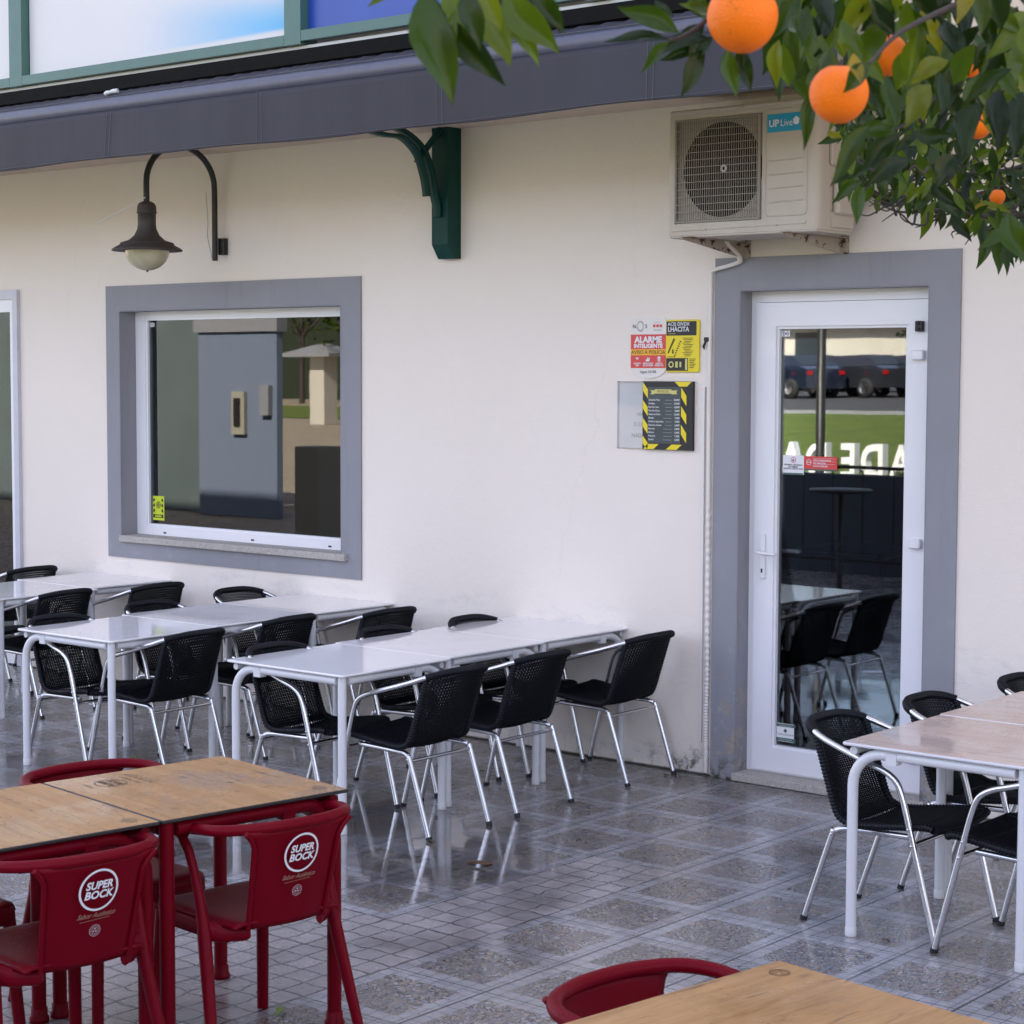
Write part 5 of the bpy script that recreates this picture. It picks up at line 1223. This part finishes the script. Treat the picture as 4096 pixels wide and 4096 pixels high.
# rest of the crown, outside the picture
cc = TB+Vector((.25, .05, 3.45)); n_ = 0
while n_ < 2300:
    q = Vector((rt_.gauss(0, 1), rt_.gauss(0, 1), rt_.gauss(0, 1))).normalized()*(rt_.random()**.33)
    P = cc+Vector((q.x*2.0, q.y*2.0, q.z*1.35))
    pr = project(P)
    if pr and -120 < pr[0] < 1990 and -90 < pr[1] < 2000: 
        if (P-CAM).length < 12: continue
    d = Vector((rt_.gauss(0, 1), rt_.gauss(0, 1), rt_.gauss(-.6, .7))); leaf(P, d, rt_.uniform(.07, .11), rt_.uniform(.028, .042)); n_ += 1
otp(twigs, 'branches', 'bark'); otp(leaves, 'foliage', 'leaf')
for u, v, r, dep in [(1401, 33, 66, 2.35), (1583, 177, 55, 2.40), (1672, 104, 40, 2.74), (1845, 236, 26, 4.15), (1882, 372, 15, 4.55), (1832, 128, 18, 4.1), (1905, 170, 20, 4.3), (1760, 258, 16, 4.3)]:
    P = at(u, v, dep); R_ = r/3704*dep; mb = MB(); mb.smooth = True
    prof = []
    for k in range(25):
        a = pi*k/24; rr_ = R_*(1+.012*cos(3*a)); z = -rr_*cos(a)*.985
        if k > 21: z -= .10*R_*(k-21)/3
        prof.append((max(1e-4, rr_*sin(a)), z))
    mb.lathe(prof, (0, 0, 0), 36); ph_ = rt_.uniform(0, 6); mb.v = [(x*(1+.022*sin(2*math.atan2(y, x)+ph_)+.3*z*.1/R_*.1), y*(1-.018*sin(3*math.atan2(y, x)+ph_)), z*(1+.02*sin(2*math.atan2(y, x)))) for x, y, z in mb.v]; o = mb.build('orange', 'orange', OT); o.location = P-TB
    mb = MB(); mb.smooth = True; mb.tube([(0, 0, R_*.86), (0, 0, R_*.93), (.004, 0, R_*1.15)], [.006, .004, .002], 6); mb.build('stem', 'bark', o)

# ================================================================== INSIDE THE CAFE (seen through the door glass)
it = make_table('indoor_table', 'dark wooden table just inside the cafe behind the door glass', (-6.35, 2.1, .045), RD(12), 'dark tables inside the cafe', .8, .8, .70, 'darkwood', 'black_paint', 'rubber')
dup(it, (-7.9, 5.2, .045), RD(8), 'dark wooden table deep inside the cafe, seen through the door glass', 'dark tables inside the cafe')
for x, y, a, lab in [(-8.3, 4.6, .6, 'red chair inside the cafe on the left of the deep indoor table'), (-8.7, 5.3, .3, 'red chair inside the cafe at the far side of the deep indoor table')]:
    c_ = dup(rc, (x, y, .045), a, lab, 'red chairs inside the cafe')
BT = thing('water_bottle', 'clear plastic water bottle with blue cap and white label on the indoor table', 'bottle', (-6.137, 2.015, .747))
mb = MB(); mb.smooth = True; mb.lathe([(.001, 0), (.036, .001), (.040, .01), (.040, .09), (.036, .10), (.040, .11), (.040, .20), (.034, .235), (.016, .262), (.014, .275)], (0, 0, 0), 24); mb.build('body', 'clear_plastic', BT)
mb = MB(); mb.smooth = True; mb.lathe([(.0405, .15), (.0408, .151), (.0408, .215), (.040, .216)], (0, 0, 0), 24); lb = mb.build('paper_label', 'ink_white', BT)
mb = MB(); mb.text('Vitalis', .022, lambda a, b_: (.018+b_*-1*.8, -math.sqrt(max(0, .0415**2-(.018-b_*.8)**2)), .183+a), bold=.0005); mb.build('lettering', 'ink_red', lb)
mb = MB(); mb.smooth = True; mb.lathe([(.001, .29), (.015, .289), (.0155, .273), (.015, .271)], (0, 0, 0), 18); mb.build('cap', 'blue_panel', BT)

# ================================================================== ACROSS THE STREET (what the glass mirrors)
RLG = thing('street_railing', 'black iron railing with scroll ornaments along the terrace edge, seen mirrored in the door', 'railing', (-9, -9.3, 0))
mb = MB(); mb.smooth = True
mb.tube([(-14, -9.3, 1.16), (6, -9.3, 1.16)], .018, 8); mb.tube([(-14, -9.3, .18), (6, -9.3, .18)], .014, 8)
for k in range(56): x = -13.9+.36*k; mb.tube([(x, -9.3, .18), (x, -9.3, 1.16)], .008, 6)
o = mb.build('bars', 'black_paint', RLG); o.location = (9, 9.3, 0)
mb = MB(); mb.smooth = True
for k in range(10):
    x = -13.5+2*k
    for s_ in (1, -1):
        p = [(x+s_*(.03+.05*(1-t/12)*cos(t*.7)+.03), -9.3, 1.06+.05*(1-t/12)*sin(t*.7)) for t in range(12)]; mb.tube(p, .006, 5)
o = mb.build('scrolls', 'black_paint', RLG); o.location = (9, 9.3, 0)
mb = MB(); mb.box(-14, 6, -9.85, -9.65, -.05, 1.06); tag(mb.build('terrace_wall', 'bluegrey'), 'low blue grey boundary wall behind the iron railing, seen mirrored in the door', 'wall')
PO = thing('high_table', 'round black bar table near the railing, seen mirrored in the door', 'table', (-9.75, -7.9, 0))
mb = MB(); mb.smooth = True; mb.lathe([(.001, 1.02), (.30, 1.02), (.31, 1.005), (.30, .99), (.001, .99)], (0, 0, 0), 28); mb.build('tabletop', 'black_paint', PO)
mb = MB(); mb.smooth = True; mb.lathe([(.03, .99), (.03, .03), (.20, .02), (.22, .0)], (0, 0, 0), 16); mb.build('pedestal', 'black_paint', PO)
mb = MB(); mb.smooth = True; mb.lathe([(.07, 0), (.055, .4), (.05, 4.0), (.001, 4.0)], (0, 0, 0), 14); tag(mb.build('street_pole', 'black_paint', loc=(-11.6, -10.6, -.05)), 'dark street lighting pole beyond the railing, seen mirrored in the door', 'pole')
LT = thing('lawn_letters', 'large white free standing letters on the sunlit lawn, seen mirrored in the door', 'letters', (-16.6, -20, hill(-16.6, -20)))
for chx, lx in zip('ADEDA', (-15.66, -16.17, -16.62, -17.23, -17.74)):
    vs, fs = glyphs(chx, .80, .020, 0, 'CENTER'); xx = lx+16.6; q = .74; mb = MB()
    mb.add([(xx-a*q, .09, b_-.10) for a, b_ in vs], [f[::-1] for f in fs]); mb.add([(xx-a*q, -.09, b_-.10) for a, b_ in vs], fs)
    ed = {(a, b_) for f in fs for a, b_ in zip(f, f[1:]+f[:1])}
    for (a, b_) in ed:
        if (b_, a) not in ed: mb.add([(xx-vs[a][0]*q, .09, vs[a][1]-.10), (xx-vs[b_][0]*q, .09, vs[b_][1]-.10), (xx-vs[b_][0]*q, -.09, vs[b_][1]-.10), (xx-vs[a][0]*q, -.09, vs[a][1]-.10)], [(0, 1, 2, 3)])
    mb.build('letter', 'ink_white', LT)
def car(x, y, rz, paint, lab):
    t = thing('parked_car', lab, 'car', (x, y, 1.14+(-32.2-y)*.01338), rz, 'cars parked across the street')
    prof = [(-2.1, .35), (-2.12, .75), (-1.95, .95), (-1.45, 1.02), (-.75, 1.42), (.9, 1.45), (1.7, 1.1), (2.05, 1.0), (2.1, .35)]
    mb = MB(); n = len(prof); mb.smooth = False
    for lay in (0,):
        vs = [(a, -.83+(.14 if b_ > 1.1 else 0), b_) for a, b_ in prof]+[(a, .83-(.14 if b_ > 1.1 else 0), b_) for a, b_ in prof]
        mb.add(vs, [tuple(range(n)), tuple(range(n, 2*n))[::-1]]+[(i, i+n, (i+1) % n+n, (i+1) % n) for i in range(n)])
    mb.build('body', paint, t)
    for s_ in (1, -1):
        mb = MB(); q = [(-1.25, 1.04), (-.72, 1.36), (.85, 1.39), (1.45, 1.08)]; ys = [.835, .70, .70, .82]
        mb.add([(a, s_*(y_+.004), b_) for (a, b_), y_ in zip(q, ys)], [(0, 1, 2, 3) if s_ < 0 else (3, 2, 1, 0)]); mb.build('side_window', 'car_glass', t)
        for xw in (-1.3, 1.3):
            mb = MB(); mb.smooth = True; mb.lathe([(.2, -.02), (.32, 0), (.33, .02), (.33, .19), (.2, .2)], (xw, s_*.84-(.1), .33), 20, 'y'); wh = mb.build('wheel', 'tyre', t)
            mb = MB(); mb.lathe([(.001, -.01), (.19, -.012), (.2, .03)], (xw, s_*.84-.1 if s_ < 0 else .84+.1, .33), 12, 'y'); mb.build('rim', 'alu', wh)
        mb = MB(); mb.box(2.0, 2.1, s_*.66-.10, s_*.66+.10, .80, .93); mb.build('tail_light', 'tail_red', t)
    mb = MB(); mb.add([(1.0, -.66, 1.43), (1.0, .66, 1.43), (1.66, .72, 1.13), (1.66, -.72, 1.13)], [(0, 1, 2, 3)]); mb.build('rear_window', 'car_glass', t)
    return t
for x, y, r, pc, lab in [(-31.2, -50.2, .35, 'car_dark', 'dark estate car, rightmost of the parked cars mirrored in the door glass'), (-33.4, -49.6, .35, 'car_dark', 'black hatchback, second from the right among the mirrored parked cars'), (-35.4, -48.2, .35, 'car_blue', 'dark blue car in the middle of the line of mirrored parked cars'), (-37.3, -46.8, .35, 'car_dark', 'black saloon at the left end of the line of mirrored parked cars'), (-37.5, -57, .35, 'car_blue', 'dark blue car parked in the rear row, mirrored near the top of the door glass'), (-41, -58.5, .35, 'car_dark', 'black car in the rear row of the car park, mirrored behind the others')]:
    car(x, y, r, pc, lab)
mb = MB(); mb.box(-110, 20, -104, -102, 1.0, 13); tag(mb.build('brown_tree_line', 'brown_foliage'), 'tall brownish tree line behind the white house, mirrored at the top of the door glass', 'hedge')  # plain box for the tree line, added to hide bright sky in reflection
FH = thing('white_house', 'long low white house beyond the car park, seen mirrored in the door', 'house', (-45, -92, 1.9))
mb = MB(); mb.box(-30, 18, -6, 0, 0, 3.2); mb.build('wall', 'cream', FH); mb = MB(); mb.box(-31, 19, -7, 1, 3.2, 3.7); mb.build('roof', 'roof_tile', FH)
for k in range(5): mb = MB(); mb.box(-26+9*k, -24+9*k, 0, .06, 1.2, 2.8); mb.build('window', 'car_glass', FH)
def btree(x, y, z, h, r, leafm, lab, n=900, seed=1):
    rr_ = random.Random(seed); t = thing('street_tree', lab, 'tree', (x, y, z), 0, 'trees across the street')
    mb = MB(); mb.smooth = True; mb.tube([(0, 0, 0), (.1, 0, h*.3), (0, .1, h*.7)], [.22, .16, .06], 8)
    for k in range(5): a = k*1.3; mb.tube([(0, 0, h*.3), (r*.5*cos(a), r*.5*sin(a), h*.6)], [.1, .03], 6)
    mb.build('trunk', 'bark', t)
    mb = MB()
    for i in range(n):
        q = Vector((rr_.gauss(0, 1), rr_.gauss(0, 1), rr_.gauss(0, 1))).normalized()*(rr_.random()**.4); P = Vector((q.x*r, q.y*r, h*.66+q.z*h*.36)); s_ = rr_.uniform(.12, .3)
        a = Vector((rr_.gauss(0, 1), rr_.gauss(0, 1), rr_.gauss(0, 1))).normalized(); b_ = a.orthogonal().normalized(); mb.add([P, P+a*s_+b_*s_*.4, P+a*s_*1.6, P+a*s_-b_*s_*.4], [(0, 1, 2, 3)])
    mb.build('crown', leafm, t)
for i, (x, y, z, h, r, lab) in enumerate([(-91, -88, -.05, 15, 8, 'broad dark tree behind the kiosk, mirrored in the large window'), (-104, -92, -.05, 16, 9, 'tall dark tree farthest left beyond the plaza, mirrored in the large window'),
        (-81, -90, -.05, 15, 7, 'dark tree right of the kiosk, mirrored at the edge of the large window'), (-57.2, -50, -.05, 9, 3.2, 'slim dark tree standing just right of the kiosk, mirrored in the large window'), (-37, -62, 1.5, 6, 3, 'small tree behind the parked cars, mirrored at the top of the door')]):
    btree(x, y, z, h, r, 'leaf', lab, 2600 if h > 10 else 1200, i)
mb = MB(); mb.box(-130, -79, -112, -110, -.05, 14); tag(mb.build('dark_hedge', 'hedge'), 'tall dark hedge closing off the plaza, mirrored in the large window', 'hedge')
mb = MB(); mb.rbox(-.22, .22, -.22, .22, 0, 1.22, .02); tag(mb.build('low_pillar', 'olive_stone', loc=(-18.45, -9.3, -.05)), 'low olive grey stone pillar beside the utility block, mirrored in the large window', 'pillar')
mb = MB(); mb.box(-36, -23.34, -11.8, -11.7, -.05, 3.4); tag(mb.build('reflection_screen', 'screen_panel'), 'long grey green screen added out of view, toning the left of the window reflection', 'wall')  # added screen out of view; greys the window and side door reflections
UB = thing('utility_block', 'blue grey concrete utility block with a meter box, seen mirrored in the large window', 'utility building', (-22.32, -11.4, -.05))
mb = MB(); mb.box(-.87, .87, -.12, 0, 0, 2.80); mb.build('block', 'block_paint', UB); mb = MB(); mb.box(-.93, .93, -.16, .05, 2.80, 3.02); mb.build('cap_slab', 'conc', UB)
mb = MB(); mb.box(-.06, .22, 0, .07, 1.25, 1.9); mbx = mb.build('meter_box', 'olive_stone', UB); mb = MB(); mb.box(.02, .14, .07, .10, 1.38, 1.8); mb.build('dial_cover', 'steel_dark', mbx); mb = MB(); mb.box(.58, .78, 0, .09, 1.55, 2.0); mb.build('junction_box', 'conc', UB)
KI = thing('kiosk', 'cream kiosk pillar with a canopy roof on the sunlit plaza, mirrored in the large window', 'kiosk', (-60.4, -51, -.05))
mb = MB(); mb.box(-.42, .42, -.4, .4, 0, 2.9); mb.build('pillar', 'cream', KI); mb = MB(); mb.box(-1.4, 1.4, -1.1, 1.1, 2.9, 3.05); mb.add([(-1.4, -1.1, 3.05), (1.4, -1.1, 3.05), (1.4, 1.1, 3.05), (-1.4, 1.1, 3.05), (0, 0, 3.5)], [(0, 1, 4), (1, 2, 4), (2, 3, 4), (3, 0, 4)]); mb.build('canopy', 'conc', KI)
